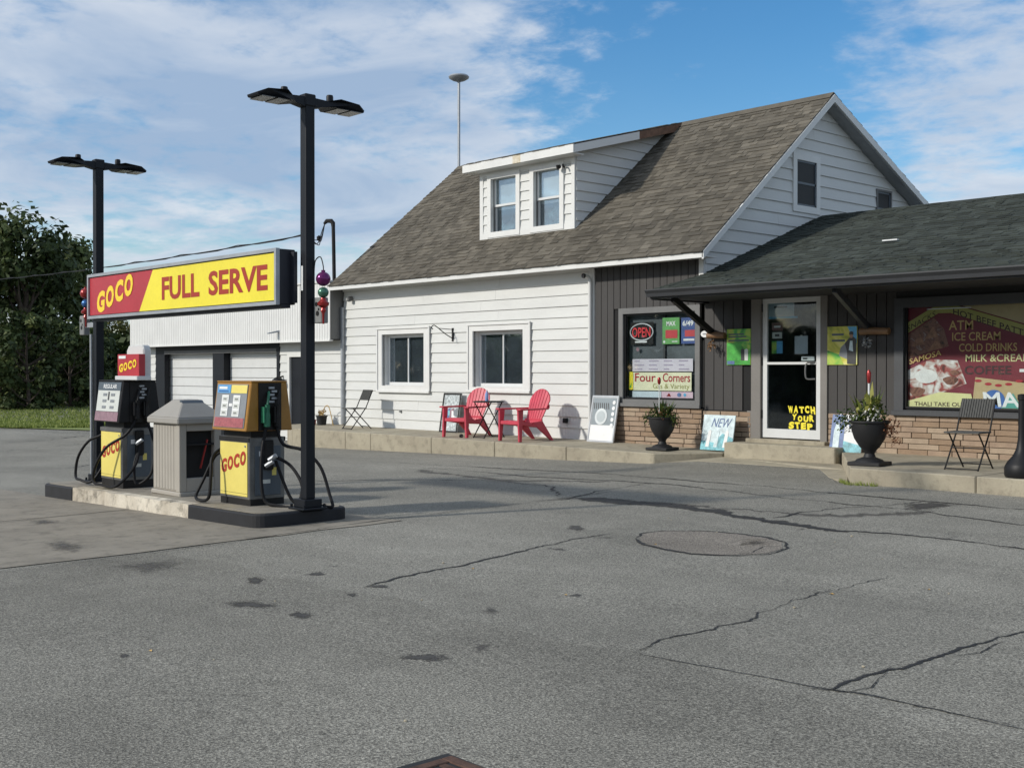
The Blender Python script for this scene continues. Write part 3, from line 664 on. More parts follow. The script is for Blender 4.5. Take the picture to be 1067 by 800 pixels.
# ------------------------------------------------------------------ main house
YW = 15.47
house = thing('farmhouse', 'white sided gabled house with brown shingle roof and shed dormer', 'house', (-17.2, 19.5, 0))
HX0, HX1 = -22.42, -12.05
zf = lambda y: 3.48 + .8136 * (y - 15.1)                   # top of the front roof slope
APY, APZ = 18.91, 6.58
zb = lambda y: APZ - .474 * (y - APY)                      # back slope
BY = 24.4
W1 = (-20.90, -19.42, 1.17, 2.29); W2 = (-17.84, -16.37, 1.17, 2.29); W3 = (-13.79, -12.20, .97, 2.49)
wall_front('wall', 'groove', house, HX0, HX1, .0, 3.40, YW, YW + .12, (W1, W2, W3))
cas1 = (-21.06, -19.23, 1.05, 2.43); cas2 = (-17.98, -16.17, 1.09, 2.43)
hboards(house, 'white', 'front', YW, HX0 + .02, -14.62, .24, 3.30, .2040, (cas1, cas2))
bx('frieze_board', 'trim', house, HX0, -14.50, YW - .034, YW, 3.302, 3.36)
bx('corner_board', 'trim', house, -14.62, -14.50, YW - .042, YW + .02, .23, 3.34, .004)
cas3 = (-13.90, -12.10, .90, 2.59)
vboards(house, 'board', YW, -14.495, -12.13, .885, 3.36, .152, (cas3,))
bx('corner_board', 'trim', house, -12.13, -12.03, YW - .045, YW + .05, 2.9, 3.36, .004)
# deep-set windows of the white wall
def deep_window(parent, cas, op, zbot, mull=True):
    w = MB(); x0, x1, z0, z1 = cas; a, b, c, d = op
    w.box(x0, a, YW - .05, YW + .02, z0, z1).box(b, x1, YW - .05, YW + .02, z0, z1).box(a, b, YW - .05, YW + .02, d, z1).box(a, b, YW - .05, YW + .02, z0, c)
    win = w.build('window', 'trim', parent, world=True)
    MB().box(x0 - .02, x1 + .02, YW - .075, YW - .05, z1 - .03, z1 + .01).box(x0 - .02, x0 + .02, YW - .07, YW - .05, z0, z1 - .03).box(x1 - .02, x1 + .02, YW - .07, YW - .05, z0, z1 - .03).build('casing_edge', 'trim', win, world=True)
    MB().box(a, a + .012, YW + .02, YW + .17, c, d).box(b - .012, b, YW + .02, YW + .17, c, d).box(a, b, YW + .02, YW + .17, d - .012, d).box(a, b, YW + .02, YW + .17, c, c + .012).build('reveal', 'trim', win, world=True)
    fr = frame('sash', 'alu', win, a + .013, b - .013, c + .013, d - .013, .062, YW + .11, YW + .15)
    if mull: bx('mullion', 'alu', win, (a+b)/2 - .015, (a+b)/2 + .015, YW + .115, YW + .145, c + .075, d - .075)
    for q, (p0, p1) in enumerate(((a + .075, (a+b)/2 - .016), ((a+b)/2 + .016, b - .075))): bx('pane', 'glass', win, p0, p1, YW + .128, YW + .134, c + .075, d - .075)
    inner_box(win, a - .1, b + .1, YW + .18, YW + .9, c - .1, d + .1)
    bx('pane_backing', 'slate_reflection', win, a + .02, b - .02, YW + .168, YW + .172, c + .03, d - .02)  # added slate sheet, its colour stands in for the reflection on the panes
    bx('sill', 'trim', win, x0 - .02, x1 + .02, YW - .085, YW - .05, z0 - .03, z0 + .02, .005)
    return win
deep_window(house, cas1, W1, 1.04); deep_window(house, cas2, W2, 1.09)
# big dark shop window under the house eave
w3 = frame('shop_window', 'greytrim', house, cas3[0], cas3[1], cas3[2], cas3[3], .10, YW - .055, YW + .02); 
bx('sill', 'greytrim', w3, -13.94, -12.07, YW - .10, YW - .055, .87, .93, .006)
frame('sash', 'black', w3, -13.80, -12.20, 1.0, 2.49, .03, YW - .01, YW + .03)
bx('pane', 'shopglass', w3, -13.77, -12.23, YW + .008, YW + .014, 1.03, 2.46)
bx('mullion', 'gutter', w3, -12.99, -12.95, YW + .085, YW + .115, 1.0, 2.46)
bx('reflection_back', 'reflection_back', w3, -13.80, -12.20, YW + .117, YW + .122, 1.0, 2.48)  # added grey sheet behind the signs, coloured like the reflection in the glass
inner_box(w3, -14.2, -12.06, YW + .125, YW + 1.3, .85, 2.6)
# bricks: one mesh per length, shared
BR = {}
def bricks(parent, x0, x1, z0, z1, y, h=.082, openings=(), gap=.012):
    bx('mortar_bed', 'mortar', parent, x0, x1, y + .004, y + .05, z0, z1)
    n = max(1, round((z1 - z0) / h)); hh = (z1 - z0) / n
    for r in range(n):
        x = x0 - random.uniform(0, .35)
        while x < x1 - .03:
            w = random.choice((.30, .36, .40, .46)); a, b = max(x, x0), min(x + w, x1); x += w
            if b - a < .03: continue
            L = round(b - a - gap, 2); mt = random.choice(('brick', 'brick', 'brick2', 'brick3'))
            if (L, mt) not in BR:
                o = MB().box(0, L, -.022, .0, 0, hh - gap).build('brick', mt, parent, bevel=.004); BR[(L, mt)] = o.data
            else:
                o = bpy.data.objects.new('brick', BR[(L, mt)]); C.objects.link(o); o.parent = parent
            o.location = Vector((a + gap/2, y + .004 - random.uniform(-.004, .006), z0 + r*hh + gap/2)) - rootoff(parent)
bricks(house, -14.49, -12.06, .19, .868, YW - .03)
# roof
rf = MB()
sec = [(15.1, zf(15.1) - .02), (APY, APZ - .02), (BY, zb(BY) - .02), (BY, zb(BY) - .14), (APY, APZ - .16), (15.1, zf(15.1) - .14)]
roof = rf.prism([(-22.42, y, z) for y, z in sec], [(-11.78, y, z) for y, z in sec]).build('roof', 'black_edge', house, world=True)
DX0, DX1, DY = -18.24, -15.52, 16.0
def under_dormer(p): return DX0 + .1 < p.x < DX1 - .1 and p.y > DY + .12
sl = math.hypot(APY - 15.08, APZ - zf(15.08))
shingles(roof, 'shingle', (-22.44, 15.03, zf(15.03) - .016), (1, 0, 0), (0, APY - 15.1, APZ - zf(15.1)), 10.68, sl + .06, .128, under_dormer, .07, .24)
shingles(roof, 'shingle', (-22.44, BY, zb(BY) - .018), (1, 0, 0), (0, -(BY - APY), APZ - zb(BY)), 10.68, math.hypot(BY - APY, APZ - zb(BY)), .2, wmin=.3, wmax=.8)
MB().prism([(-22.44, APY - .14, zf(APY - .14) + .008), (-22.44, APY, APZ + .012), (-22.44, APY + .14, zb(APY + .14) + .008), (-22.44, APY, APZ - .01)],
           [(-11.77, APY - .14, zf(APY - .14) + .008), (-11.77, APY, APZ + .012), (-11.77, APY + .14, zb(APY + .14) + .008), (-11.77, APY, APZ - .01)]).build('ridge_cap', 'shingle_plain', roof, world=True)
bx('fascia', 'trim', house, -22.43, -11.76, 15.06, 15.10, 3.318, 3.412, .003)
bx('drip_edge', 'black_edge', house, -22.435, -11.755, 15.045, 15.10, 3.412, 3.428)
bx('soffit', 'trim', house, -22.42, -11.80, 15.10, YW, 3.345, 3.362)
for nm, pts in (('rake_board', [(15.06, zf(15.06) - .03), (APY, APZ - .035), (APY, APZ - .175), (15.06, zf(15.06) - .15)]), ('rake_board', [(APY, APZ - .035), (BY, zb(BY) - .03), (BY, zb(BY) - .15), (APY, APZ - .175)])):
    MB().prism([(-11.78, y, z) for y, z in pts], [(-11.745, y, z) for y, z in pts]).build(nm, 'trim', house, world=True)
pts = [(15.10, zf(15.10) - .15), (APY, APZ - .17), (APY, APZ - .19), (15.10, zf(15.10) - .17)]
MB().prism([(HX1, y, z) for y, z in pts], [(-11.78, y, z) for y, z in pts]).build('rake_soffit', 'soffit_grey', house, world=True)
pts = [(APY, APZ - .17), (BY, zb(BY) - .15), (BY, zb(BY) - .17), (APY, APZ - .19)]
MB().prism([(HX1, y, z) for y, z in pts], [(-11.78, y, z) for y, z in pts]).build('rake_soffit', 'soffit_grey', house, world=True)
# gable wall
gab = [(YW, 2.0), (YW, zf(YW) - .2), (APY, APZ - .2), (BY - .2, zb(BY - .2) - .2), (BY - .2, 2.0)]
MB().prism([(HX1 - .14, y, z) for y, z in gab], [(HX1, y, z) for y, z in gab]).build('gable_wall', 'groove', house, world=True)
GW1 = (17.98, 18.85, 4.36, 5.42); GW2 = (20.85, 21.42, 4.3, 5.06)
roofplanes = [(.8136, -1, zf(0) - .17), (-.474, -1, APZ + .474 * APY - .19)]
hboards(house, 'white', 'side', HX1, YW + .0, BY - .2, 2.86, 6.4, .204, (GW1, GW2), roofplanes)
def side_window(parent, op, cw, glassmat='glass', casmat='trim'):
    a, b, c, d = op; X = HX1
    w = MB().box(X, X + .045, a, a + cw, c, d).box(X, X + .045, b - cw, b, c, d).box(X, X + .045, a + cw, b - cw, d - cw, d).box(X, X + .045, a + cw, b - cw, c, c + cw)
    win = w.build('window', casmat, parent, world=True)
    a, b, c, d = a + cw, b - cw, c + cw, d - cw
    MB().box(X + .006, X + .026, a, a + .035, c, d).box(X + .006, X + .026, b - .035, b, c, d).box(X + .006, X + .026, a, b, d - .035, d).box(X + .006, X + .026, a, b, c, c + .035).box(X + .006, X + .026, a, b, (c+d)/2 - .02, (c+d)/2 + .02).build('sash', 'headgrey', win, world=True)
    bx('pane', 'glass', win, X + .010, X + .014, a + .03, b - .03, c + .03, d - .03)
    bx('insect_screen', 'black', win, X + .016, X + .0175, a + .036, b - .036, c + .036, d - .036)
    bx('room_interior', 'dark', win, X + .001, X + .004, a, b, c, d)
side_window(house, GW1, .12); side_window(house, GW2, .04, casmat='greytrim')
# other outer walls
MB().box(HX0, HX0 + .12, YW + .12, BY - .2, 0, 3.4).box(HX0 + .12, HX1 - .14, BY - .32, BY - .2, 0, 3.75).build('outer_wall', 'white', house, world=True)
gl = [(YW + .12, 3.4), (YW + .12, zf(YW) - .2), (APY, APZ - .2), (BY - .2, zb(BY - .2) - .2), (BY - .2, 3.4)]
MB().prism([(HX0, y, z) for y, z in gl], [(HX0 + .12, y, z) for y, z in gl]).build('outer_wall', 'white', house, world=True)
# shed dormer
dzt = lambda y: 5.76 + (6.60 - 5.76) / (18.9 - 15.75) * (y - 15.75)
DW1 = (-17.90, -17.13, 4.27, 5.45); DW2 = (-16.64, -15.90, 4.27, 5.45)
dorm = wall_front('dormer', 'groove', house, DX0, DX1, 4.0, 5.62, DY, DY + .1, (DW1, DW2))
hboards(dorm, 'white', 'front', DY, DX0 + .10, DX1 - .08, 4.30, 5.48, .19, ((DW1[0] - .10, DW1[1] + .10, 4.2, 5.5), (DW2[0] - .10, DW2[1] + .10, 4.2, 5.5)))
MB().box(DX0, DX0 + .10, DY - .035, DY, 4.19, 5.60).box(DX1 - .08, DX1 + .005, DY - .035, DY, 4.19, 5.60).box(DX0 + .10, DX1 - .08, DY - .035, DY, 4.19, 4.30).box(DX0 + .10, DX1 - .08, DY - .035, DY, 5.48, 5.62).build('dormer_trim', 'trim', dorm, world=True)
for op in (DW1, DW2):
    a, b, c, d = op
    win = frame('window', 'trim', house, a - .10, b + .10, c - .06, d + .06, .11, DY - .05, DY + .03)
    MB().box(a, a + .012, DY + .03, DY + .14, c, d).box(b - .012, b, DY + .03, DY + .14, c, d).box(a, b, DY + .03, DY + .14, d - .012, d).box(a, b, DY + .03, DY + .14, c, c + .012).build('reveal', 'greytrim', win, world=True)
    frame('sash', 'alu', win, a + .012, b - .012, (c+d)/2 - .02, d - .012, .045, DY + .05, DY + .08); frame('sash', 'alu', win, a + .012, b - .012, c + .012, (c+d)/2 + .02, .045, DY + .085, DY + .115)
    bx('pane', 'glass', win, a + .05, b - .05, DY + .062, DY + .067, (c+d)/2 + .02, d - .05); bx('pane', 'glass', win, a + .05, b - .05, DY + .098, DY + .103, c + .05, (c+d)/2 - .02)
    inner_box(win, a - .05, b + .05, DY + .15, DY + .7, c - .05, d + .05)
    bx('pane_backing', 'pane_backing', win, a, b, DY + .145, DY + .149, (c+d)/2 - .08, d)
for X, s in ((DX1, 1), (DX0, -1)):
    tri = [(DY, zf(DY) - .1), (DY, dzt(DY) - .16), (18.6, dzt(18.6) - .16), (18.6, zf(18.6) - .1)]
    MB().prism([(X - .1*(s > 0), y, z) for y, z in tri], [(X + .1*(s < 0), y, z) for y, z in tri]).build('dormer_wall', 'white' if s < 0 else 'groove', dorm, world=True)
hboards(dorm, 'white', 'side', DX1 + .001, DY + .005, 18.8, 4.16, 6.5, .19, (), [(-.8136, 1, -zf(0) - .0), ((6.60-5.76)/(18.9-15.75), -1, dzt(0) - .165)])
ds = [(15.72, dzt(15.72)), (18.9, dzt(18.9)), (18.9, dzt(18.9) - .16), (15.72, dzt(15.72) - .16)]
droof = MB().prism([(-18.45, y, z - .02) for y, z in ds], [(-15.30, y, z - .02) for y, z in ds]).build('dormer_roof', 'black_edge', house, world=True)
shingles(droof, 'shingle', (-18.48, 15.68, dzt(15.68) - .018), (1, 0, 0), (0, 3.15, .84), 3.21, 3.32, .128, None, .07, .24)
bx('fascia', 'trim', house, -18.47, -16.95, 15.69, 15.72, 5.565, 5.728); bx('fascia', 'stain_trim', house, -16.95, -16.72, 15.69, 15.72, 5.566, 5.728); bx('fascia', 'trim', house, -16.72, -15.28, 15.69, 15.72, 5.565, 5.728)
bx('soffit', 'trim', house, -18.45, -15.30, 15.72, 16.0, 5.555, 5.575)
for y0, y1, mt in ((15.72, 17.55, 'trim'), (17.55, 18.88, 'rot')):
    pts = [(y0, dzt(y0) - .035), (y1, dzt(y1) - .035), (y1, dzt(y1) - .185), (y0, dzt(y0) - .185)]
    MB().prism([(-15.30, y, z) for y, z in pts], [(-15.27, y, z) for y, z in pts]).build('rake_board', mt, house, world=True)
MB().tube(spline([(-15.78, DY - .04, 5.38), (-15.74, DY - .12, 5.42), (-15.70, DY - .16, 5.36)]), .016, 6).tube([(-15.86, DY - .16, 5.37), (-15.82, DY - .1, 5.40)], [.05, .03], 8).build('wall_lamp', 'blackmetal', house, world=True, smooth=True)
# downspouts and small wall hardware
dsp = MB().tube(spline([(-14.60, YW - .20, 3.20), (-14.58, YW - .11, 3.18), (-14.56, YW - .085, 3.08)], 4) + [(-14.56, YW - .085, .30)], .036, 10).build('downspout', 'trim', house, world=True, smooth=True)
MB().tube([(-14.605, YW - .225, 3.203), (-14.60, YW - .19, 3.20)], .044, 10).build('spout_mouth', 'black', dsp, world=True, smooth=True)
MB().box(-22.42, -22.34, YW - .10, YW - .03, .27, 2.95).build('downspout', 'galv', house, world=True, bevel=.01)
MB().tube([(-22.06, YW - .03, 3.14), (-22.06, YW - .10, 3.13)], .05, 10).lathe([(.02, 0), (.06, .02), (.055, .07), (.02, .09)], 10, (-22.06, YW - .11, 3.06)).build('security_light', 'greytrim', house, world=True, smooth=True)
hk = MB().box(-18.50, -18.46, YW - .045, YW - .02, 2.10, 2.37).build('hook_bracket', 'blackmetal', house, world=True)
MB().tube(spline([(-18.48, YW - .04, 2.16), (-18.52, YW - .18, 2.24), (-18.56, YW - .34, 2.36), (-18.57, YW - .45, 2.42), (-18.57, YW - .52, 2.38), (-18.57, YW - .48, 2.34)]), .010, 6).tube([(-18.48, YW - .03, 2.34), (-18.56, YW - .34, 2.36)], .008, 6).build('hook_arm', 'blackmetal', hk, world=True, smooth=True)
bx('outlet_box', 'black', house, -15.26, -15.17, YW - .09, YW - .02, .53, .62, .01)
MB().tube([(-20.25, YW - .03, .62), (-20.25, YW - .05, .62)], .03, 10).build('hose_bib', 'box', house, world=True, smooth=True)

# ------------------------------------------------------------------ store wing
wing = thing('store_wing', 'dark boarded shop wing with brick base and green shingle porch roof', 'store', (-7.5, 18, 0))
WX0, WX1 = -12.05, -2.6
DO = (-11.0, -9.80, .38, 2.66); BW = (-8.46, -5.70, .96, 2.44)
wall_front('wall', 'groove', wing, WX0 + .005, WX1, 0, 2.95, YW, YW + .12, (DO, BW))
vboards(wing, 'board', YW, WX0 + .03, -11.08, .86, 2.66, .19, ((DO[0] - .2, DO[1] + .2, .0, 2.75),))
vboards(wing, 'board', YW, -9.70, -8.58, .86, 2.66, .16)
vboards(wing, 'board', YW, -5.55, WX1, .86, 2.66, .19)
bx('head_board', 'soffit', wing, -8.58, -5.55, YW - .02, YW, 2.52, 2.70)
bx('belt_board', 'groove', wing, WX0 + .02, -11.08, YW - .03, YW - .002, .845, .86)
bricks(wing, WX0 + .02, -11.09, .19, .84, YW - .03); bricks(wing, -9.68, WX1, .30, .86, YW - .03)
# door trim, frame, leaf
dt = MB().box(-11.08, -10.90, YW - .05, YW + .10, .42, 2.72).box(-9.82, -9.70, YW - .05, YW + .10, .42, 2.72).box(-10.90, -9.82, YW - .05, YW + .10, 2.64, 2.72).build('door_trim', 'taupe', wing, world=True, bevel=.005)
MB().box(-11.16, -11.08, YW - .04, YW - .002, .30, .86).tube([(-11.12, YW - .05, .62), (-11.12, YW - .035, .62)], .022, 10).build('doorbell_post', 'taupe', wing, world=True)
door = frame('shop_door', 'alu', wing, -10.89, -9.83, .45, 2.635, .085, YW - .005, YW + .04, bottom=.14)
bx('push_bar', 'alu', door, -10.81, -9.91, YW - .012, YW + .002, 1.592, 1.632, .004)
bx('pane', 'doorglass', door, -10.805, -9.915, YW + .014, YW + .020, 1.635, 2.55); bx('pane', 'doorglass', door, -10.805, -9.915, YW + .014, YW + .020, .59, 1.59)
MB().tube(spline([(-9.93, YW - .01, 1.62), (-10.03, YW - .06, 1.62), (-10.06, YW - .07, 1.56), (-10.06, YW - .07, 1.42), (-10.03, YW - .06, 1.37), (-9.93, YW - .01, 1.37)], 4), .014, 8).build('handle', 'steel', door, world=True, smooth=True)
for z in (.75, 1.58, 2.42): bx('hinge', 'black', door, -10.915, -10.885, YW - .02, YW - .006, z, z + .13)
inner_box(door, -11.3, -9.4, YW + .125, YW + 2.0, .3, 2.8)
rl = random.Random(12)
for word, xa, xb, za, zb2 in (('WATCH', -10.43, -9.93, .845, .955), ('YOUR', -10.36, -9.95, .722, .825), ('STEP', -10.42, -9.98, .60, .705)):
    wd = (xb - xa) / len(word)
    for i, ch in enumerate(word):
        j = rl.uniform(-.010, .010); text(ch, 'yellow', door, xa + i*wd + .008, xa + (i+1)*wd - .008 + rl.uniform(-.008, .006), za + j, zb2 + j + rl.uniform(-.012, .008), YW + .010 - .0003*i, bold=.07, rise=rl.uniform(-.012, .012), shear=rl.uniform(-.12, .12), name='tape_letter')
# picture window
bw = frame('picture_window', 'framedark', wing, -8.60, -5.55, .86, 2.53, .14, YW - .06, YW + .02, bottom=.08)
bx('sill', 'framedark', bw, -8.62, -5.53, YW - .11, YW - .06, .86, .93, .006)
frame('sash', 'black', bw, BW[0], BW[1], BW[2], BW[3], .03, YW - .02, YW + .03)
bx('pane', 'shopglass', bw, BW[0] + .03, BW[1] - .03, YW + .010, YW + .016, BW[2] + .03, BW[3] - .03)
inner_box(bw, -8.7, -5.4, YW + .125, YW + 1.2, .8, 2.6)
# porch roof
rk = lambda y: 2.77 + (3.13 - 2.77) / 1.5 * (y - 14.0) if y < 15.5 else 3.13 + (4.37 - 3.13) / 3.42 * (y - 15.5)
RX0, RX1 = -11.93, WX1 + .4
top = [(14.0, rk(14.0)), (15.5, rk(15.5)), (18.92, rk(18.92)), (23.6, 2.9)]
sec = [(y, z - .02) for y, z in top] + [(23.6, 2.78), (18.92, rk(18.92) - .14), (15.5, rk(15.5) - .14), (14.0, rk(14.0) - .12)]
wroof = MB().prism([(RX0, y, z) for y, z in sec], [(RX1, y, z) for y, z in sec]).build('roof', 'black_edge', wing, world=True)
bx('roof_flashing', 'black_edge', wing, -12.06, RX0, 15.3, 18.9, 2.6, 2.9)
shingles(wroof, 'shingle_g', (RX0 - .02, 13.96, rk(13.96) - .016), (1, 0, 0), (0, 1.5, .36), RX1 - RX0 + .04, 1.57, .128, None, .07, .24)
shingles(wroof, 'shingle_g', (-12.04, 15.5, rk(15.5) - .016), (1, 0, 0), (0, 3.42, 1.24), RX1 + 12.06, 3.66, .128, None, .07, .24)
shingles(wroof, 'shingle_g', (-12.04, 23.6, 2.884), (1, 0, 0), (0, -4.68, 1.47), RX1 + 12.06, 4.9, .2, wmin=.4, wmax=.9)
MB().prism([(RX0 - .11, y, z - .02) for y, z in top[1:3]] + [(RX0 - .11, y, z - .14) for y, z in top[1:3][::-1]], [(RX0, y, z - .02) for y, z in top[1:3]] + [(RX0, y, z - .14) for y, z in top[1:3][::-1]]).build('roof_edge', 'black_edge', wing, world=True)
bx('debris', 'paper', wroof, -9.37, -9.12, 16.42, 16.47, rk(16.45) + .012, rk(16.45) + .03)
# gutter and soffit
gp = [(13.985, 2.64), (13.985, 2.752), (13.86, 2.752), (13.86, 2.735), (13.895, 2.69), (13.905, 2.64)]
MB().prism([(RX0 - .03, y, z) for y, z in gp], [(RX1, y, z) for y, z in gp]).build('gutter', 'gutter', wing, world=True)
bx('fascia', 'gutter', wing, RX0 - .02, RX1, 13.985, 14.01, 2.615, 2.745)
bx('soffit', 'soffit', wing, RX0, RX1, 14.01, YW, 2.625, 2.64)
bx('soffit_band', 'gutter', wing, RX0 - .015, RX0, 14.01, YW, 2.60, 2.75)
for x in (-11.55, -8.72):
    br = MB().beam((x - .05, 14.12, 2.61), (x - .30, YW - .06, 2.13), .07, .10).build('brace', 'blackmetal' if x < -10 else 'gutter', wing, world=True, bevel=.005)
MB().box(WX1 - .12, WX1, YW + .12, 23.2, 0, 2.95).box(WX0 + .2, WX1 - .12, 23.08, 23.2, 0, 2.95).build('outer_wall', 'board', wing, world=True)
ge = [(YW, 2.9), (YW, rk(YW) - .16), (18.92, rk(18.92) - .16), (23.2, 2.9)]
MB().prism([(WX1 - .12, y, z) for y, z in ge], [(WX1, y, z) for y, z in ge]).build('gable_wall', 'board', wing, world=True)

# ------------------------------------------------------------------ garage
gar = thing('garage', 'white flat roofed garage with two roll up doors and ribbed metal parapet', 'garage', (-27.5, 19, -.4))
GX0, GX1 = -33.0, HX0 - .02
GO = (-31.80, -25.25, -.6, 2.08); MD = (-24.74, -23.88, -.6, 1.86)
GZ = 2.45
wall_front('wall', 'groove', gar, GX0, GX1, -.7, GZ, YW, YW + .12, (GO, MD))
hboards(gar, 'white', 'front', YW, GX0 + .02, GX1, -.56, GZ, .204, ((GO[0] - .10, GO[1] + .10, -.8, 2.18), (MD[0] - .07, MD[1] + .07, -.8, 1.93)))
fr = MB().box(GO[0] - .05, GO[0] + .50, YW - .04, YW + .10, -.6, 2.18).box(GO[1] - .03, GO[1] + .10, YW - .04, YW + .10, -.6, 2.18).box(GO[0] + .50, GO[1] - .03, YW - .04, YW + .10, 2.02, 2.18).box(-28.52, -27.92, YW - .03, YW + .20, -.6, 2.02).build('door_frame', 'pole', gar, world=True)
bx('lintel', 'greytrim', fr, GO[0] + .50, GO[1] - .03, YW - .05, YW - .02, 1.96, 2.05)
for x0, x1 in ((-31.6, -28.25), (-28.19, -25.3)):
    gd = bx('garage_door', 'greytrim', gar, x0, x1, YW + .21, YW + .24, -.6, 2.06)
    for k in range(10):
        z = -.44 + k * .25
        MB().box(x0 + .02, x1 - .02, YW + .165, YW + .21, z + .005, z + .245).build('door_section', 'alu', gd, world=True, bevel=.008)
md = bx('side_door', 'pole', gar, MD[0] + .03, MD[1] - .03, YW + .03, YW + .07, -.45, MD[3] - .03)
MB().box(MD[0] - .07, MD[0] + .03, YW - .03, YW + .08, -.5, 1.93).box(MD[1] - .03, MD[1] + .07, YW - .03, YW + .08, -.5, 1.93).box(MD[0] + .03, MD[1] - .03, YW - .03, YW + .08, 1.83, 1.93).build('door_casing', 'trim', gar, world=True)
MB().lathe([(.012, 0), (.03, .02), (.035, .05), (.01, .06)], 10, (MD[1] - .12, YW + .0, .55)).build('handle', 'steel', md, world=True, smooth=True)
# ribbed parapet
def ribbed(x0, x1, y, z0, z1, pitch=.105, d=.011):
    mb = MB(); prof = []; x = x0
    while x < x1:
        prof += [(x, 0), (x + pitch*.40, 0), (x + pitch*.52, d), (x + pitch*.88, d)]; x += pitch
    prof = [(min(p, x1), q) for p, q in prof] + [(x1, 0)]; n = len(prof)
    vs = [(p, y - q, z0) for p, q in prof] + [(p, y - q, z1) for p, q in prof]
    mb.add(vs, [(i, i+1, n+i+1, n+i) for i in range(n-1)]); return mb
PX0, PX1, PY, PZ0, PZ1 = -32.85, -22.44, 15.12, 2.20, 3.52
ribbed(PX0, PX1, PY, PZ0, PZ1).build('parapet_sheet', 'trim', gar, world=True)
MB().box(PX0, PX1, PY + .002, PY + .05, PZ0 + .01, PZ1).box(PX1 - .03, PX1, PY + .05, YW + 1.2, PZ0, PZ1).box(PX0, PX0 + .03, PY + .05, YW + 1.2, PZ0, PZ1).build('parapet_frame', 'greytrim', gar, world=True)
bx('parapet_trim', 'trim', gar, PX0 - .03, PX1, PY - .035, PY + .06, PZ0 - .03, PZ0 + .005); bx('parapet_cap', 'trim', gar, PX0 - .03, PX1, PY - .04, PY + .08, PZ1, PZ1 + .04)
bx('soffit', 'greytrim', gar, PX0, PX1, PY + .05, YW, PZ0, PZ0 + .02)
MB().box(GX0, GX0 + .12, YW + .12, 24, -.7, 3.0).box(GX0 + .12, GX1, 23.88, 24, -.7, 3.0).build('outer_wall', 'white', gar, world=True)
bx('flat_roof', 'gutter', gar, GX0, GX1, YW, 24, 3.0, 3.1)
MB().tube([(-24.46, YW - .02, 2.30), (-24.50, YW - .06, 2.42), (-24.60, YW - .22, 2.49)], .018, 6).hexa([(-24.62, YW - .22, 2.46), (-24.54, YW - .20, 2.46), (-24.72, YW - .60, 2.38), (-24.82, YW - .58, 2.38)], [(-24.62, YW - .22, 2.51), (-24.54, YW - .20, 2.51), (-24.72, YW - .60, 2.41), (-24.82, YW - .58, 2.41)]).build('gooseneck_lamp', 'galv', gar, world=True)
MB().lathe([(.16, 0), (.15, .04), (.08, .10), (.02, .13)], 14, (-25.0, YW - .17, 1.22)).tube([(-25.0, YW - .17, 1.32), (-25.0, YW - .02, 1.36)], .02, 8).build('wall_fixture', 'black', gar, world=True, smooth=True)
MB().tube([(-32.25, YW - .04, 2.0), (-32.25, YW - .04, .2)], .022, 6).build('conduit', 'galv', gar, world=True)

# ------------------------------------------------------------------ utility bits above the roofs
mast = thing('service_mast', 'black electrical service mast with weatherhead at the garage and house corner', 'mast', (-22.62, 15.35, 3.4))
MB().tube([(0, 0, -.4), (-.03, 0, .8), (-.05, 0, 1.46)], .042, 10).build('pipe', 'blackmetal', mast, smooth=True)
MB().tube([(-.05, 0, 1.42), (-.06, 0, 1.50), (-.10, -.02, 1.55), (-.22, -.06, 1.56), (-.30, -.08, 1.50)], [.045, .052, .055, .05, .03], 8).build('weatherhead', 'blackmetal', mast, smooth=True)
for k, (a, b) in enumerate(((.0, .14), (-.05, .05), (.06, .02))):
    MB().tube(spline([(-.28, -.08, 1.5), (-.34 - a*.3, -.14, 1.25 - b), (-.40 + a, -.2, .98 + b), (-.55, -.25, 1.14), (-.72, -.3, 1.26)], 5), .011, 5).build('drip_loop', 'rubber', mast, smooth=True)
MB().lathe([(.0, 0), (.05, .03), (.055, .1), (.0, .14)], 8, (-.40, -.16, 1.10)).build('splice', 'rubber', mast, smooth=True)
wire = MB(); a, b = Vector((-23.34, 15.05, 4.66)), Vector((-76.1, 20.9, 6.75))
pts = [a.lerp(b, i/40) - Vector((0, 0, .35 * 4 * (i/40) * (1 - i/40))) for i in range(41)]
tw = [p + Vector((0, .02*math.sin(i*2.1), .035*math.cos(i*2.1))) for i, p in enumerate(pts)]
wire.tube(pts, .016, 5).tube(tw, .014, 5)
tag(wire.build('overhead_wire', 'rubber', smooth=True), 'twisted black overhead power wire running left from the mast', 'wire')
ant = thing('roof_vent_mast', 'tall thin metal mast with flat disc cap above the roof ridge', 'mast', (-22.50, 19.0, 6.3))
MB().tube([(0, 0, 0), (0, 0, 2.45)], .035, 8).build('mast_pipe', 'galv', ant, smooth=True)
MB().lathe([(.04, 2.42), (.16, 2.46), (.245, 2.51), (.26, 2.545), (.235, 2.58), (.13, 2.605), (.02, 2.615)], 24).build('disc_cap', 'galv', ant, smooth=True)

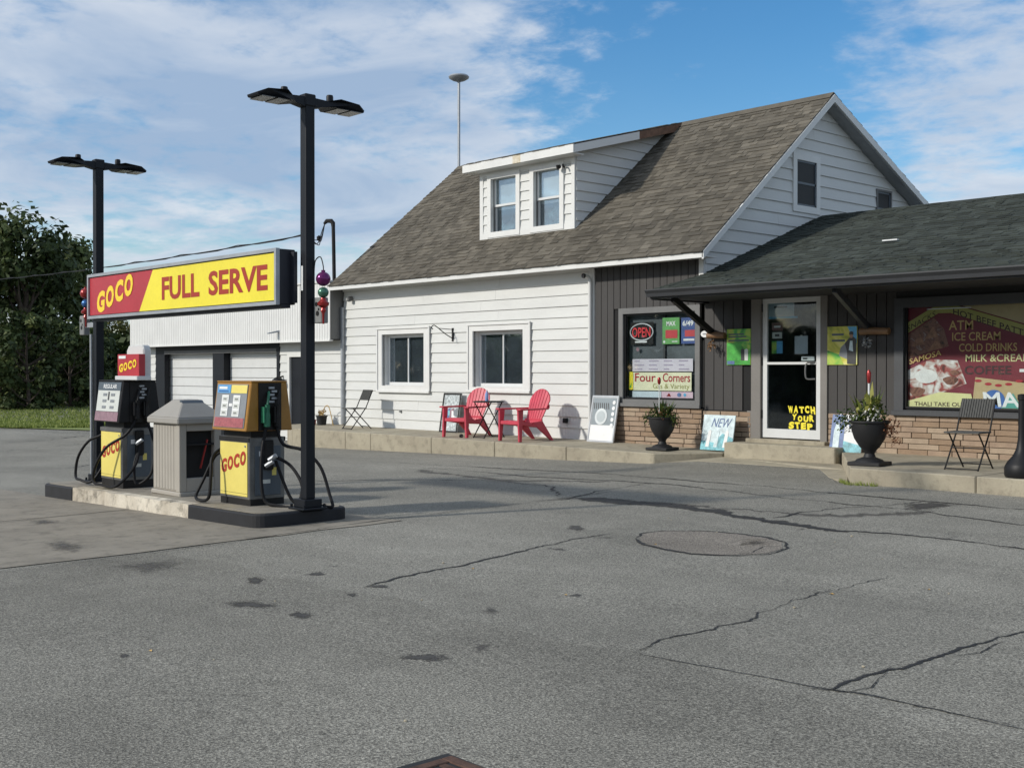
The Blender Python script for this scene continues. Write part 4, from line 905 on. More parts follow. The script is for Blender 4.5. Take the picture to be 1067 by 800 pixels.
# ------------------------------------------------------------------ pump island
isl = thing('pump_island', 'raised concrete pump island with black painted kerb ends', 'pump island', (-12.3, 6.25, 0))
IX0, IX1, IY0, IY1 = -15.03, -9.70, 5.72, 6.78
itz = lambda x: .145 + .014 * (x + 9.7)
def kseg(x0, x1, mat, name, worn=0):
    n = 14 if worn else 1; mb = MB()
    for i in range(n):
        a, b = x0 + (x1-x0)*i/n, x0 + (x1-x0)*(i+1)/n
    xs = [x0 + (x1-x0)*i/n for i in range(n+1)]; fr_ = [IY0 + (random.uniform(0, .05) if worn else 0) for _ in xs]; lo = [random.uniform(-.02, .015) if worn else 0 for _ in xs]
    for i in range(n):
        mb.hexa([(xs[i], IY0 + lo[i]*.3, -.2), (xs[i+1], IY0 + lo[i+1]*.3, -.2), (xs[i+1], IY0 + .15, -.2), (xs[i], IY0 + .15, -.2)],
                [(xs[i], fr_[i], itz(xs[i]) - .012*bool(worn)*random.random()), (xs[i+1], fr_[i+1], itz(xs[i+1]) - .01*bool(worn)*random.random()), (xs[i+1], IY0 + .15, itz(xs[i+1])), (xs[i], IY0 + .15, itz(xs[i]))])
    return mb.build(name, mat, isl, world=True, bevel=0 if worn else .012)
kseg(-14.05, -11.10, 'kerbworn', 'worn_kerb', 1)
def rounded(x0, x1, y0, y1, r, side):
    out = []
    for cx, cy, a0 in ((x1 - r, y0 + r, -90), (x1 - r, y1 - r, 0)):
        out += [(cx + r*math.cos(R(a0 + 15*i)), cy + r*math.sin(R(a0 + 15*i))) for i in range(7)]
    pts = [(x0, y0)] + out + [(x0, y1)]
    return pts if side > 0 else [(x0 + x1 - x, y) for x, y in pts][::-1]
for x0, x1, s in ((-11.10, IX1, 1), (IX0, -14.05, -1)):
    po = rounded(x0, x1, IY0, IY1, .16, s); pi = rounded(x0, x1, IY0 + .05, IY1 - .05, .13, s)
    if s > 0: pi = [(x - (.05 if x > -10.2 else 0), y) for x, y in pi]
    else: pi = [(x + (.05 if x < -14.6 else 0), y) for x, y in pi]
    MB().prism([(x, y, -.25) for x, y in po], [(x, y, itz(x) - .006) for x, y in po]).build('painted_kerb', 'kerbblack', isl, world=True, bevel=.015)
    MB().prism([(x, y, 0) for x, y in pi], [(x, y, itz(x) + .001) for x, y in pi]).build('island_top', 'island', isl, world=True)
MB().prism([(-14.05, IY0 + .15, -.2), (-11.1, IY0 + .15, -.2), (-11.1, IY1, -.2), (-14.05, IY1, -.2)], [(-14.05, IY0 + .15, itz(-14.05)), (-11.1, IY0 + .15, itz(-11.1)), (-11.1, IY1, itz(-11.1)), (-14.05, IY1, itz(-14.05))]).build('island_top', 'island', isl, world=True)

# light poles
def light_pole(x, y, lean, label, bs):
    z0 = itz(x); H = 4.19 - z0
    p = thing('light_pole', label, 'light pole', (x, y, z0), 0, 'light poles at the ends of the pump island')
    MB().box(-.14, .14, -.14, .14, 0, .022).box(-.10, .10, -.10, .10, .022, .10).build('base_plate', 'pole', p, bevel=.006)
    for sx in (-.115, .115):
        for sy in (-.115, .115): MB().lathe([(.014, .02), (.014, .05), (.006, .055)], 6, (sx, sy, 0)).build('anchor_bolt', 'pole', p)
    s = .052
    MB().hexa([(-s, -s, .10), (s, -s, .10), (s, s, .10), (-s, s, .10)], [(lean - s, -s, H - .06), (lean + s, -s, H - .06), (lean + s, s, H - .06), (lean - s, s, H - .06)]).build('pole_shaft', 'pole', p, bevel=.010, seg=2)
    MB().box(lean - .062, lean + .062, -.062, .062, H - .12, H).build('pole_cap', 'pole', p, bevel=.010)
    for d in (-1, 1):
        zz = H - .075
        prof = [(.055, zz - .055), (.055, zz + .045), (.20, zz + .035), (.30, zz + .055), (.52, zz + .035), (.61, zz - .005), (.60, zz - .03), (.24, zz - .035), (.16, zz - .03)]
        wid = [.05, .05, .06, .145, .145, .10, .10, .145, .06]
        a = [(lean - w, d*yy, z) for (yy, z), w in zip(prof, wid)]; b = [(lean + w, d*yy, z) for (yy, z), w in zip(prof, wid)]
        hd = MB().prism(a, b).build('lamp_head', 'pole', p, bevel=.004)
        MB().box(lean - .12, lean + .12, min(d*.27, d*.40), max(d*.27, d*.40), zz - .040, zz - .034).build('lens', 'lensgrey', hd); MB().box(lean - .115, lean + .115, min(d*.43, d*.57), max(d*.43, d*.57), zz - .040, zz - .033).build('lens', 'lensgrey', hd)
        MB().lathe([(.035, 0), (.035, .05), (.03, .065), (.01, .07)], 12, (lean, d*.26, zz + .045)).build('sensor', 'pole', hd, smooth=True)
    bz = 2.085 - z0
    ox = .22 if bs < 0 else 0
    jb = MB().box(min(bs*(.06+ox), bs*(.20+ox)), max(bs*(.06+ox), bs*(.20+ox)), -.02 + .05*bs, .06 + .05*bs, bz - .125, bz + .125).build('junction_box', 'box', p, bevel=.008)
    for k, (q, r) in enumerate(((.06, .022), (-.03, .026), (.01, .012))):
        MB().tube([(bs*(.13+ox) + (k-1)*.02, -.024 + .05*bs, bz + q), (bs*(.13+ox) + (k-1)*.02, -.010 + .05*bs, bz + q)], r, 10).build('knockout', 'black', jb, smooth=True)
    if bs < 0:
        MB().box(-.30, -.04, -.05, -.03, bz - .03, bz + .03).build('box_bracket', 'galv', p)
        MB().tube([(-.075, -.06, .02), (-.075, -.06, bz - .12)], .020, 8).build('conduit', 'galv', p, smooth=True)
    else: MB().box(-.03, .005, -.058, -.053, 2.28 - z0, 2.52 - z0).build('sticker', 'paper', p)
    return p
light_pole(-14.62, 6.30, .02, 'dark square light pole with twin lamp heads at the far left end of the island', -1)
light_pole(-9.78, 6.32, .005, 'dark square light pole with twin lamp heads at the near right end of the island', 1)

# baubles hanging from a hook on each pole
def ornament(x, y, z, cols, label, hx):
    t = thing('hanging_ornament', label, 'ornament', (x, y, z), 0, 'bauble strings on the light poles')
    MB().tube(spline([(-hx, 0, .30), (-hx*.85, 0, .42), (-hx*.3, 0, .45), (0, 0, .36), (0, 0, .30)], 5), .006, 6).build('hook', 'blackmetal', t, smooth=True)
    ball = lambda r: [(r*math.sin(math.pi*i/14) + .001, -r*math.cos(math.pi*i/14)) for i in range(15)]
    MB().lathe(ball(.070), 18, (0, 0, .235)).lathe([(.02, 0), (.02, .02)], 8, (0, 0, .30)).build('bauble', cols[0], t, smooth=True)
    MB().lathe(ball(.052), 18, (0, 0, .105)).build('bauble', cols[1], t, smooth=True)
    MB().lathe([(.008, -.20), (.012, -.10), (.028, -.07), (.02, -.045), (.055, -.02), (.058, .005), (.03, .03), (.025, .05)], 16).build('finial', cols[2], t, smooth=True)
ornament(-9.565, 6.36, 2.15, ('purple', 'gball', 'rball'), 'string of purple, green and red baubles hooked on the right light pole', .16)
ornament(-14.86, 6.24, 2.26, ('rball', 'bball', 'rball'), 'string of red and blue baubles hooked on the left light pole', -.14)

# fuel sign between the poles
sg = thing('fuel_sign', 'long red and yellow sign reading full serve hung between the light poles', 'sign', (-12.1, 6.15, 2.14))
SX0, SX1, SZ0, SZ1 = -14.34, -9.90, 2.14, 2.69; SY = 6.05
bx('casing', 'signblack', sg, SX0 + .005, SX1 - .005, SY + .012, 6.26, SZ0 + .005, SZ1 - .005, .006)
MB().box(SX0, SX1, SY - .012, SY + .03, SZ1 - .034, SZ1).box(SX0, SX1, SY - .012, SY + .03, SZ0, SZ0 + .034).box(SX0, SX0 + .034, SY - .012, SY + .03, SZ0 + .034, SZ1 - .034).box(SX1 - .034, SX1, SY - .012, SY + .03, SZ0 + .034, SZ1 - .034).build('frame', 'galv', sg, world=True)
poly_xz('red_panel', 'red', sg, [(SX0 + .045, SZ0 + .045), (-12.92, SZ0 + .045), (-12.57, SZ1 - .045), (SX0 + .045, SZ1 - .045)], SY + .010)
poly_xz('yellow_panel', 'yellow', sg, [(-12.92, SZ0 + .045), (SX1 - .045, SZ0 + .045), (SX1 - .045, SZ1 - .045), (-12.57, SZ1 - .045)], SY + .010)
text('FULL', 'lettered', sg, -12.345, -11.47, 2.288, 2.546, SY + .005, bold=.028); text('SERVE', 'lettered', sg, -11.27, -10.085, 2.288, 2.546, SY + .005, bold=.028)
goco('goco', sg, -14.10, -13.06, 2.20, 2.625, SY + .005)
MB().box(SX1 - .005, -9.835, 6.20, 6.24, SZ0 + .02, SZ1 - .03).box(-14.57, -14.30, 6.245, 6.26, SZ0 + .1, SZ1 - .1).box(SX0, SX1, 6.10, 6.2, SZ0 - .03, SZ0 + .005).build('mounting_plate', 'signblack', sg, world=True)

# fuel pumps
def fuel_pump(x, y, z, label, style):
    p = thing('fuel_pump', label, 'fuel pump', (x, y, z), 0, 'fuel pumps on the island')
    w = .30; d = .205
    MB().box(-w, w, -d + .01, d - .01, -.04, .06).build('base', 'blackmetal', p)
    cab = MB().box(-w, w, -d, d, .06, .69).build('cabinet', 'steel', p, bevel=.008)
    for s in (-1, 1):
        yy = s*d
        MB().box(-w + .02, w - .035, min(yy, yy + s*.006), max(yy, yy + s*.006), .09, .635).build('front_panel', 'pumpyellow', cab, bevel=.002)
        MB().box(-w + .0, w, min(yy, yy + s*.008), max(yy, yy + s*.008), .645, .688).build('trim_strip', 'blackmetal' if style == 'gold' else 'steel', cab)
    goco('gocored', cab, -w + .04, w - .05, .31, .545, -d - .0085, world=False, hfrac=.62)
    MB().box(w, w + .008, -d + .06, d - .05, .10, .60).build('side_panel', 'headgrey', cab, bevel=.004)
    for q, (sx, sz, sw, sh, mt) in enumerate(((-.10, .50, .07, .05, 'paper'), (.05, .30, .05, .08, 'pumpyellow'), (-.06, .22, .09, .04, 'lcd'))): MB().box(w + .008, w + .0095, sx, sx + sw, sz, sz + sh).build('sticker', mt, cab)
    MB().tube([(w - .07, -d - .006, .60), (w - .07, -d - .014, .60)], .010, 8).build('lock', 'galv', cab, smooth=True); MB().box(-w + .02, w - .035, -d - .0068, -d - .006, .118, .121).build('seam', 'blackmetal', cab)
    MB().box(-w + .04, w - .04, -d + .04, d - .04, .69, .755).build('neck', 'blackmetal', p)
    hw = .345; zb_, zt_ = .755, 1.245; yb, yt = -.27, -.205
    shell = 'gold' if style == 'gold' else 'black'
    k = (yt - yb) / (zt_ - zb_); fy = lambda zz: yb + (zz - zb_) * k
    head = MB().hexa([(-hw, yb, zb_), (hw, yb, zb_), (hw, -yb, zb_), (-hw, -yb, zb_)], [(-hw, yt, zt_), (hw, yt, zt_), (hw, -yt, zt_), (-hw, -yt, zt_)]).build('head', shell, p, bevel=.008)
    tl = (zb_, k)
    def pl(name, mat, x0, x1, z0, z1, off, th=.003, par=head):
        return MB().prism([(x0, fy(z0) - off, z0), (x1, fy(z0) - off, z0), (x1, fy(z1) - off, z1), (x0, fy(z1) - off, z1)],
                          [(x0, fy(z0) - off - th, z0), (x1, fy(z0) - off - th, z0), (x1, fy(z1) - off - th, z1), (x0, fy(z1) - off - th, z1)]).build(name, mat, par)
    if style == 'gold':
        pl('display_panel', 'panelgrey', -hw + .03, hw - .045, zb_ + .03, zt_ - .02, .001, .006)
        a = pl('header', 'panelblue', -hw + .05, -.03, 1.135, 1.218, .008); pl('text_line', 'paper', -hw + .08, -.10, 1.175, 1.200, .0115, .001); pl('text_line', 'navyband', -hw + .08, -.07, 1.148, 1.158, .0115, .001)
        pl('header', 'pumpyellow', -.02, hw - .05, 1.135, 1.218, .008); pl('grade_band', 'redpanel', -hw + .05, hw - .06, .79, .885, .008)
        for cx in (-.12, .11):
            pl('readout_frame', 'paper', cx - .068, cx + .068, .90, 1.115, .008, .004)
            for z in (1.075, 1.005, .935): pl('readout', 'lcd', cx - .050, cx + .050, z - .024, z + .024, .012, .002); text('888', 'digit', head, cx - .030, cx + .030, z - .009, z + .009, yb - .0150, tilt=tl, world=False)
        pl('key', 'paper', -.035, .03, 1.0, 1.03, .008)
    else:
        pl('display_panel', 'lcd', -hw + .03, hw - .05, zb_ + .13, zt_ - .11, .001, .006)
        a = pl('header', 'headgrey', -hw + .02, hw - .035, zt_ - .11, zt_ - .01, .002, .006); text('REGULAR', 'paper', a, -.17, .20, zt_ - .085, zt_ - .035, yb - .0095, tilt=tl, bold=.015, world=False)
        pl('grade_band', 'mauve', -hw + .02, hw - .035, zb_ + .015, zb_ + .125, .002, .006)
        for cx in (-.10, .12):
            for z in (1.085, 1.01, .935): pl('readout', 'panelgrey', cx - .055, cx + .05, z - .016, z + .016, .008, .003)
        pl('readout', 'digit', -.015, .02, 1.02, 1.12, .008, .003)
    # nozzle side: recessed hardware on both ends
    for s in (-1, 1):
        bt = MB().box(min(s*hw, s*(hw + .012)), max(s*hw, s*(hw + .012)), -.13, .13, zb_ + .005, zt_ - .005).build('nozzle_bay', 'blackmetal', head)
        for q, (yy, mt) in enumerate(((-.06, 'green' if style == 'gold' else 'black'), (.06, 'blackmetal'))):
            X = s*(hw + .05)
            nz = MB().tube(spline([(X, yy, .80), (X, yy, .92), (X + s*.01, yy, 1.02)], 4), [.034]*5 + [.026]*4, 8).tube(spline([(X + s*.01, yy, 1.02), (X, yy + .02, 1.10), (X - s*.03, yy + .04, 1.15)], 4), .014, 6).box(X - .03, X + .03, yy - .05, yy - .035, .84, 1.0).build('nozzle', mt, head, smooth=True)
        for q in range(5): MB().box(min(s*(hw + .012), s*(hw + .03)), max(s*(hw + .012), s*(hw + .03)), -.02 + .03*(q % 2), .04 + .03*(q % 2), 1.04 + q*.035, 1.06 + q*.035).build('hanger', 'galv', head)
        MB().box(min(s*w, s*(w + .05)), max(s*w, s*(w + .05)), -.05, .05, .36, .66).build('hose_outlet', 'blackmetal', p, bevel=.01)
    MB().box(-hw - .002, hw + .002, yt - .004, -yt + .004, zt_, zt_ + .014).build('top_cap', 'gold' if style == 'gold' else 'blackmetal', p, bevel=.004)
    return p
pr_ = fuel_pump(-10.72, 6.25, .135, 'orange headed fuel pump with yellow door at the near right of the island', 'gold')
pl_ = fuel_pump(-13.66, 6.25, .125, 'black headed fuel pump with regular header beside the left light pole', 'dark')
def hose(parent, pts, r=.017):
    MB().tube(spline(pts, 7), r, 8).build('hose', 'rubber', parent, smooth=True)
# hoses, in each pump's own coordinates
hose(pr_, [(-.36, -.05, .80), (-.40, -.10, .55), (-.50, -.16, .45), (-.58, -.24, .22), (-.58, -.33, .05), (-.42, -.37, .018), (-.25, -.36, .06), (-.24, -.34, .30), (-.28, -.30, .47), (-.33, -.15, .55), (-.32, -.02, .5)])
hose(pr_, [(.38, -.06, .80), (.40, -.12, .55), (.42, -.14, .25), (.46, -.12, .06), (.58, -.06, .02), (.74, .05, .02), (.70, .16, .20), (.52, .14, .40), (.35, .04, .50)])
hose(pr_, [(.38, .06, .80), (.44, .10, .62), (.62, .22, .56), (.78, .32, .40), (.92, .34, .12), (1.02, .30, .02), (.90, .26, .02), (.7, .22, .02), (.5, .16, .06), (.36, .06, .45)])
hose(pl_, [(-.36, -.06, .80), (-.42, -.12, .60), (-.62, -.22, .50), (-.80, -.28, .30), (-.84, -.30, .06), (-.66, -.32, .02), (-.42, -.26, .02), (-.34, -.10, .3), (-.32, 0, .5)])
hose(pl_, [(.38, -.06, .80), (.36, -.18, .62), (.16, -.34, .46), (-.02, -.40, .22), (-.02, -.42, .05), (.16, -.40, .02), (.40, -.32, .02), (.42, -.1, .25), (.33, .0, .5)])
hose(pl_, [(.38, .06, .80), (.46, .10, .58), (.60, .06, .40), (.62, .0, .15), (.46, -.10, .03), (.40, -.10, .25), (.34, 0, .46)])
for par, pt in ((pr_, (.40, .0, .46)), (pr_, (.37, -.02, .40)), (pl_, (.36, -.02, .50))): MB().tube([(pt[0] - .02, pt[1] - .03, pt[2]), (pt[0] + .04, pt[1] + .02, pt[2] + .05)], .024, 8).build('hose_coupling', 'galv', par, smooth=True)
# topper on the left pump
tp = thing('pump_topper', 'red and yellow square sign box standing on top of the left pump', 'sign', (-13.40, 6.2, 1.385))
MB().box(-.30, .30, -.09, .09, 0, .05).build('stand', 'alu', tp, bevel=.006)
MB().box(-.29, .29, -.06, .02, .05, .31).build('panel', 'red', tp, bevel=.004)
goco('goco', tp, -.25, .24, .09, .245, -.063, world=False, hfrac=.66); MB().box(-.25, -.06, -.064, -.062, .258, .292).build('text_line', 'paper', tp)
MB().box(-.29, -.15, .03, .10, -.005, .055).build('yellow_tag', 'yellow', tp)
cs = [(-.24, .0), (.22, .0), (.22, .37), (.18, .42), (-.18, .42), (-.24, .36)]
MB().prism([(x, .03, z) for x, z in cs], [(x, .13, z) for x, z in cs]).build('white_housing', 'alu', tp, bevel=.015)

# waste bin
bn = thing('waste_bin', 'beige square waste bin with pyramid hood between the two pumps', 'waste bin', (-12.23, 6.29, itz(-12.23)))
MB().box(-.35, .35, -.26, .26, 0, .05).build('plinth', 'bin', bn, bevel=.01)
MB().box(-.33, .25, -.24, .24, .05, .80).build('body', 'bin', bn, bevel=.01)
for k in range(9):
    x = -.30 + k*.07
    MB().box(x, x + .064, -.247, -.24, .07, .78).build('panel_rib', 'bin', bn, bevel=.004)
for y0, y1 in ((-.255, -.17), (.17, .255)): MB().box(.25, .335, y0, y1, .05, .80).build('post', 'bin', bn, bevel=.006)
MB().box(.25, .33, -.17, .17, .05, .20).build('lower_panel', 'bin', bn, bevel=.006); MB().box(.25, .33, -.17, .17, .72, .80).build('upper_rail', 'bin', bn, bevel=.006)
MB().box(.251, .256, -.17, .17, .20, .72).build('opening', 'groove', bn); MB().box(.256, .32, -.17, .17, .56, .58).build('shelf', 'black', bn)
MB().tube([(.29, .02, .30), (.30, .10, .62)], .012, 6).build('squeegee', 'rball', bn, smooth=True)
MB().box(-.375, .375, -.295, .295, .80, .87).build('hood_rim', 'binlid', bn, bevel=.012)
hood = MB(); q = [(-.37, -.29), (.37, -.29), (.37, .29), (-.37, .29)]; t_ = [(-.12, -.10), (.12, -.10), (.12, .10), (-.12, .10)]
hood.hexa([(x, y, .87) for x, y in q], [(x, y, 1.065) for x, y in t_]); hood.build('hood', 'binlid', bn, bevel=.01)
MB().hexa([(.10, -.13, .93), (.34, -.13, .885), (.34, .13, .885), (.10, .13, .93)], [(.10, -.13, 1.06), (.135, -.13, 1.055), (.135, .13, 1.055), (.10, .13, 1.06)]).build('hood_slot', 'headgrey', bn)

# ------------------------------------------------------------------ chairs and table
def adirondack(x, y, z, rz, label):
    c = thing('garden_chair', label, 'chair', (x, y, z), rz, 'red garden chairs by the white wall')
    m = 'chairred'
    for k in range(6):                                               # seat slats
        a, b = -.24 + k*.08 + .004, -.24 + (k+1)*.08 - .004
        prof = [(-.40, .36), (-.30, .372), (-.10, .33), (.10, .275), (.12, .262)]
        MB().prism([(a, yy, zz) for yy, zz in prof] + [(a, yy, zz - .022) for yy, zz in prof[::-1]], [(b, yy, zz) for yy, zz in prof] + [(b, yy, zz - .022) for yy, zz in prof[::-1]]).build('seat_slat', m, c)
    MB().box(-.25, .25, -.425, -.395, .30, .365).build('seat_apron', m, c, bevel=.01)
    arc = lambda q: .66 + .275 * math.sqrt(max(0, 1 - .97*q*q))
    def bp(q, f): zz = .25 + (arc(q) - .25) * f; g_ = (zz - .25) / .68; return (q * (.185 + .10*min(1, g_*1.5)), .10 + .28*g_ - .035*(1 - q*q)*g_, zz)
    for k in range(7):                                               # fan back
        s0, s1 = -1 + k*2/7 + .016, -1 + (k+1)*2/7 - .016
        A = [bp(s0, 0), bp(s1, 0), bp(s1, .5), bp(s1, 1), bp((2*s1+s0)/3, 1), bp((s1+2*s0)/3, 1), bp(s0, 1), bp(s0, .5)]
        MB().prism(A, [(px, py + .024, pz) for px, py, pz in A]).build('back_slat', m, c, bevel=.004)
    MB().beam((-.24, .155, .36), (.24, .155, .36), .03, .07).beam((-.27, .30, .62), (.27, .30, .62), .025, .07).build('back_rail', m, c, bevel=.006)
    for s in (-1, 1):
        MB().prism([(s*.245, -.46, .56), (s*.36, -.45, .56), (s*.345, .0, .562), (s*.30, .27, .565), (s*.26, .27, .565), (s*.255, .0, .562)][::s], [(s*.245, -.46, .59), (s*.36, -.45, .59), (s*.345, .0, .592), (s*.30, .27, .595), (s*.26, .27, .595), (s*.255, .0, .592)][::s]).build('armrest', m, c, bevel=.008)
        MB().hexa([(s*.285 - .022, -.43, 0), (s*.285 + .022, -.43, 0), (s*.285 + .022, -.37, 0), (s*.285 - .022, -.37, 0)], [(s*.265 - .022, -.44, .56), (s*.265 + .022, -.44, .56), (s*.265 + .022, -.32, .56), (s*.265 - .022, -.32, .56)]).build('front_leg', m, c, bevel=.006)
        MB().hexa([(s*.26 - .022, .34, 0), (s*.26 + .022, .34, 0), (s*.26 + .022, .40, 0), (s*.26 - .022, .40, 0)], [(s*.25 - .022, -.10, .34), (s*.25 + .022, -.10, .34), (s*.25 + .022, .14, .36), (s*.25 - .022, .14, .36)]).build('rear_leg', m, c, bevel=.006)
        MB().beam((s*.255, -.40, .33), (s*.255, .12, .26), .03, .05).build('side_rail', m, c, bevel=.005)
    return c
adirondack(-17.10, 14.68, .23, R(10), 'red plastic slatted garden chair left of the small black table')
adirondack(-15.40, 14.62, .23, R(-4), 'red plastic slatted garden chair right of the small black table, casting a wall shadow')

def folding_chair(x, y, z, rz, label):
    c = thing('folding_chair', label, 'chair', (x, y, z), rz, 'grey folding chairs')
    for s in (-1, 1):
        MB().tube([(s*.20, -.26, 0), (s*.20, .10, .46), (s*.20, .27, .84)], .011, 6).build('back_post', 'blackmetal', c, smooth=True)
        MB().tube([(s*.18, .25, 0), (s*.18, -.20, .445)], .011, 6).build('leg', 'blackmetal', c, smooth=True)
    MB().tube([(-.20, -.26, .015), (.20, -.26, .015)], .009, 6).build('stretcher', 'blackmetal', c); MB().tube([(-.18, .20, .05), (.18, .20, .05)], .009, 6).build('stretcher', 'blackmetal', c); MB().tube([(-.2, -.06, .255), (.2, -.06, .255)], .009, 6).build('stretcher', 'blackmetal', c)
    MB().box(-.20, .20, -.25, .10, .440, .452).tube([(-.205, -.26, .446), (.205, -.26, .446), (.205, .11, .446), (-.205, .11, .446)], .011, 6, True).build('seat', 'wicker', c)
    f = lambda z: .10 + (z - .46) * .447
    bk = MB().prism([(-.195, f(.62) - .006, .62), (.195, f(.62) - .006, .62), (.195, f(.84) - .006, .84), (-.195, f(.84) - .006, .84)], [(-.195, f(.62) + .006, .62), (.195, f(.62) + .006, .62), (.195, f(.84) + .006, .84), (-.195, f(.84) + .006, .84)]).build('backrest', 'wicker', c)
    for k in range(13):
        xx = -.185 + k*.0308
        MB().hexa([(xx - .009, f(.62) - .016, .62), (xx + .009, f(.62) - .016, .62), (xx + .009, f(.62) - .006, .62), (xx - .009, f(.62) - .006, .62)], [(xx - .009, f(.845) - .016, .845), (xx + .009, f(.845) - .016, .845), (xx + .009, f(.845) - .006, .845), (xx - .009, f(.845) - .006, .845)]).build('wicker_rib', 'wicker', bk)
    return c
folding_chair(-20.95, 14.80, .235, R(-6), 'grey folding chair standing alone by the house corner downspout')
folding_chair(-6.62, 13.66, .312, R(4), 'grey folding chair on the right sidewalk below the food window sign')

tb = thing('bistro_table', 'small round black folding table between the red chairs', 'table', (-16.52, 14.68, .235))
MB().lathe([(.27, .665), (.30, .67), (.30, .685), (.28, .69)], 24).build('table_top', 'blackmetal', tb, smooth=True)
for s in (-1, 1):
    MB().tube([(s*.15, -.25, 0), (s*.15, .20, .66)], .011, 6).build('leg', 'blackmetal', tb, smooth=True); MB().tube([(s*.17, .25, 0), (s*.17, -.20, .66)], .011, 6).build('leg', 'blackmetal', tb, smooth=True)
for yy in (-.24, .24): MB().tube([(-.17, yy, .015), (.17, yy, .015)], .009, 6).build('stretcher', 'blackmetal', tb)
bt = thing('bottle', 'clear blue plastic water bottle on the small black table', 'bottle', (-16.55, 14.66, .926))
MB().lathe([(.030, 0), (.034, .01), (.034, .13), (.015, .17), (.013, .19)], 14).build('body', flat('bottle_blue', (.25, .36, .62), .15), bt, smooth=True); MB().lathe([(.015, .19), (.015, .205), (.002, .207)], 10).build('cap', 'paper', bt, smooth=True)
wh = thing('castor_wheel', 'small black ball wheel lying at the foot of the table', 'wheel', (-16.93, 14.35, .262)); MB().tube([(-.02, 0, 0), (.02, 0, 0)], .035, 12).build('tyre', 'rubber', wh, smooth=True); MB().tube([(-.025, 0, 0), (.025, 0, 0)], .012, 8).build('hub', 'galv', wh, smooth=True)

# ------------------------------------------------------------------ urns, pots, receptacle
def blades(mb, rnd, n, length, spread, width, up=1.0, z0=0, rad=.1, droop=.5):
    for i in range(n):
        a = rnd.uniform(0, 6.28); r = rnd.uniform(0, rad); L_ = length * rnd.uniform(.6, 1.15); sp = spread * rnd.uniform(.3, 1.1); d = Vector((math.cos(a), math.sin(a), 0)); sd = Vector((-d.y, d.x, 0)) * width * rnd.uniform(.7, 1.2)
        p0 = d * r + Vector((0, 0, z0)); pts = [p0 + d*sp*t + Vector((0, 0, L_*(up*t - droop*t*t*sp*2))) for t in (0, .35, .7, 1)]; ws = (.6, 1, .8, .05); tn = rnd.random()
        for j in range(3): mb.add([pts[j] - sd*ws[j], pts[j] + sd*ws[j], pts[j+1] + sd*ws[j+1], pts[j+1] - sd*ws[j+1]], [(0, 1, 2, 3)]); mb.tone.append(min(1, max(0, tn + rnd.uniform(-.15, .15))))
def leaflets(mb, rnd, n, cx, cy, cz, r, ls, flat_=.8):
    for i in range(n):
        d = Vector((rnd.gauss(0, 1), rnd.gauss(0, 1), rnd.gauss(0, flat_))).normalized() * r * rnd.random() ** .5
        p = Vector((cx, cy, cz)) + d; nn = Vector((rnd.gauss(0, 1), rnd.gauss(0, 1), rnd.gauss(.4, 1))).normalized(); a = nn.orthogonal().normalized() * ls * rnd.uniform(.6, 1.2); b = nn.cross(a) * .6
        mb.add([p - a, p - b, p + a, p + b], [(0, 1, 2, 3)]); mb.tone.append(rnd.random())
def urn(x, y, z, s, label, kind, seed):
    rnd = random.Random(seed); t = thing('urn_planter', label, 'planter', (x, y, z), R(8), 'black urn planters'); t.scale = (s * .9, s * .9, s)
    MB().box(-.22, .22, -.22, .22, 0, .045).build('plinth', 'urn', t, bevel=.008)
    MB().lathe([(.19, .045), (.17, .07), (.08, .10), (.065, .14), (.075, .17), (.13, .22), (.20, .32), (.235, .42), (.245, .50), (.27, .515), (.27, .535), (.235, .535), (.22, .49), (.05, .48)], 26).build('bowl', 'urn', t, smooth=True)
    MB().lathe([(.01, .50), (.22, .50), (.01, .515)], 16).build('soil', 'soil', t)
    if kind == 1:
        mb = MB(); blades(mb, rnd, 26, .34, .24, .024, 1.0, .50, .10, .5); mb.build('spiky_leaves', 'plant', t, normals=False)
        mb = MB(); leaflets(mb, rnd, 420, 0, 0, .56, .24, .026, .4); leaflets(mb, rnd, 130, .27, -.02, .50, .13, .024); leaflets(mb, rnd, 130, -.26, -.05, .52, .13, .024); mb.build('foliage', 'plant', t, normals=False)
        mb = MB(); leaflets(mb, rnd, 90, .10, -.12, .60, .20, .018); leaflets(mb, rnd, 60, .32, 0, .42, .09, .016); mb.build('blossoms', 'rleaf', t, normals=False)
        st = MB().tube([(-.05, -.02, .5), (-.055, -.02, 1.10)], .007, 6).build('stake', 'paper', t); MB().lathe([(.012, 1.06), (.03, 1.09), (.032, 1.15), (.015, 1.18)], 10, (-.055, -.02, 0)).build('stake_top', 'rball', st, smooth=True)
    else:
        mb = MB(); blades(mb, rnd, 15, .48, .22, .030, 1.0, .50, .10, .45); leaflets(mb, rnd, 110, 0, 0, .68, .17, .045, 1.2); mb.build('spiky_leaves', 'yplant', t, normals=False)
        mb = MB(); leaflets(mb, rnd, 420, 0, 0, .56, .26, .026, .45); leaflets(mb, rnd, 260, -.28, -.1, .54, .17, .022); mb.build('foliage', 'plant', t, normals=False)
        mb = MB(); leaflets(mb, rnd, 60, .05, -.15, .60, .15, .024); leaflets(mb, rnd, 40, -.2, -.18, .55, .14, .014); mb.build('blossoms', 'petal', t, normals=False)
        mb = MB(); leaflets(mb, rnd, 130, .30, -.02, .44, .14, .022); leaflets(mb, rnd, 50, .34, .0, .30, .09, .018); mb.build('trailing_leaves', 'rleaf', t, normals=False)
        st = MB().tube([(.0, -.03, .5), (.0, -.03, 1.12)], .012, 6).build('stake', 'paper', t); MB().lathe([(.014, .98), (.024, 1.0), (.03, 1.10), (.012, 1.14)], 10, (0, -.03, 0)).build('stake_top', 'rball', st, smooth=True)
    return t
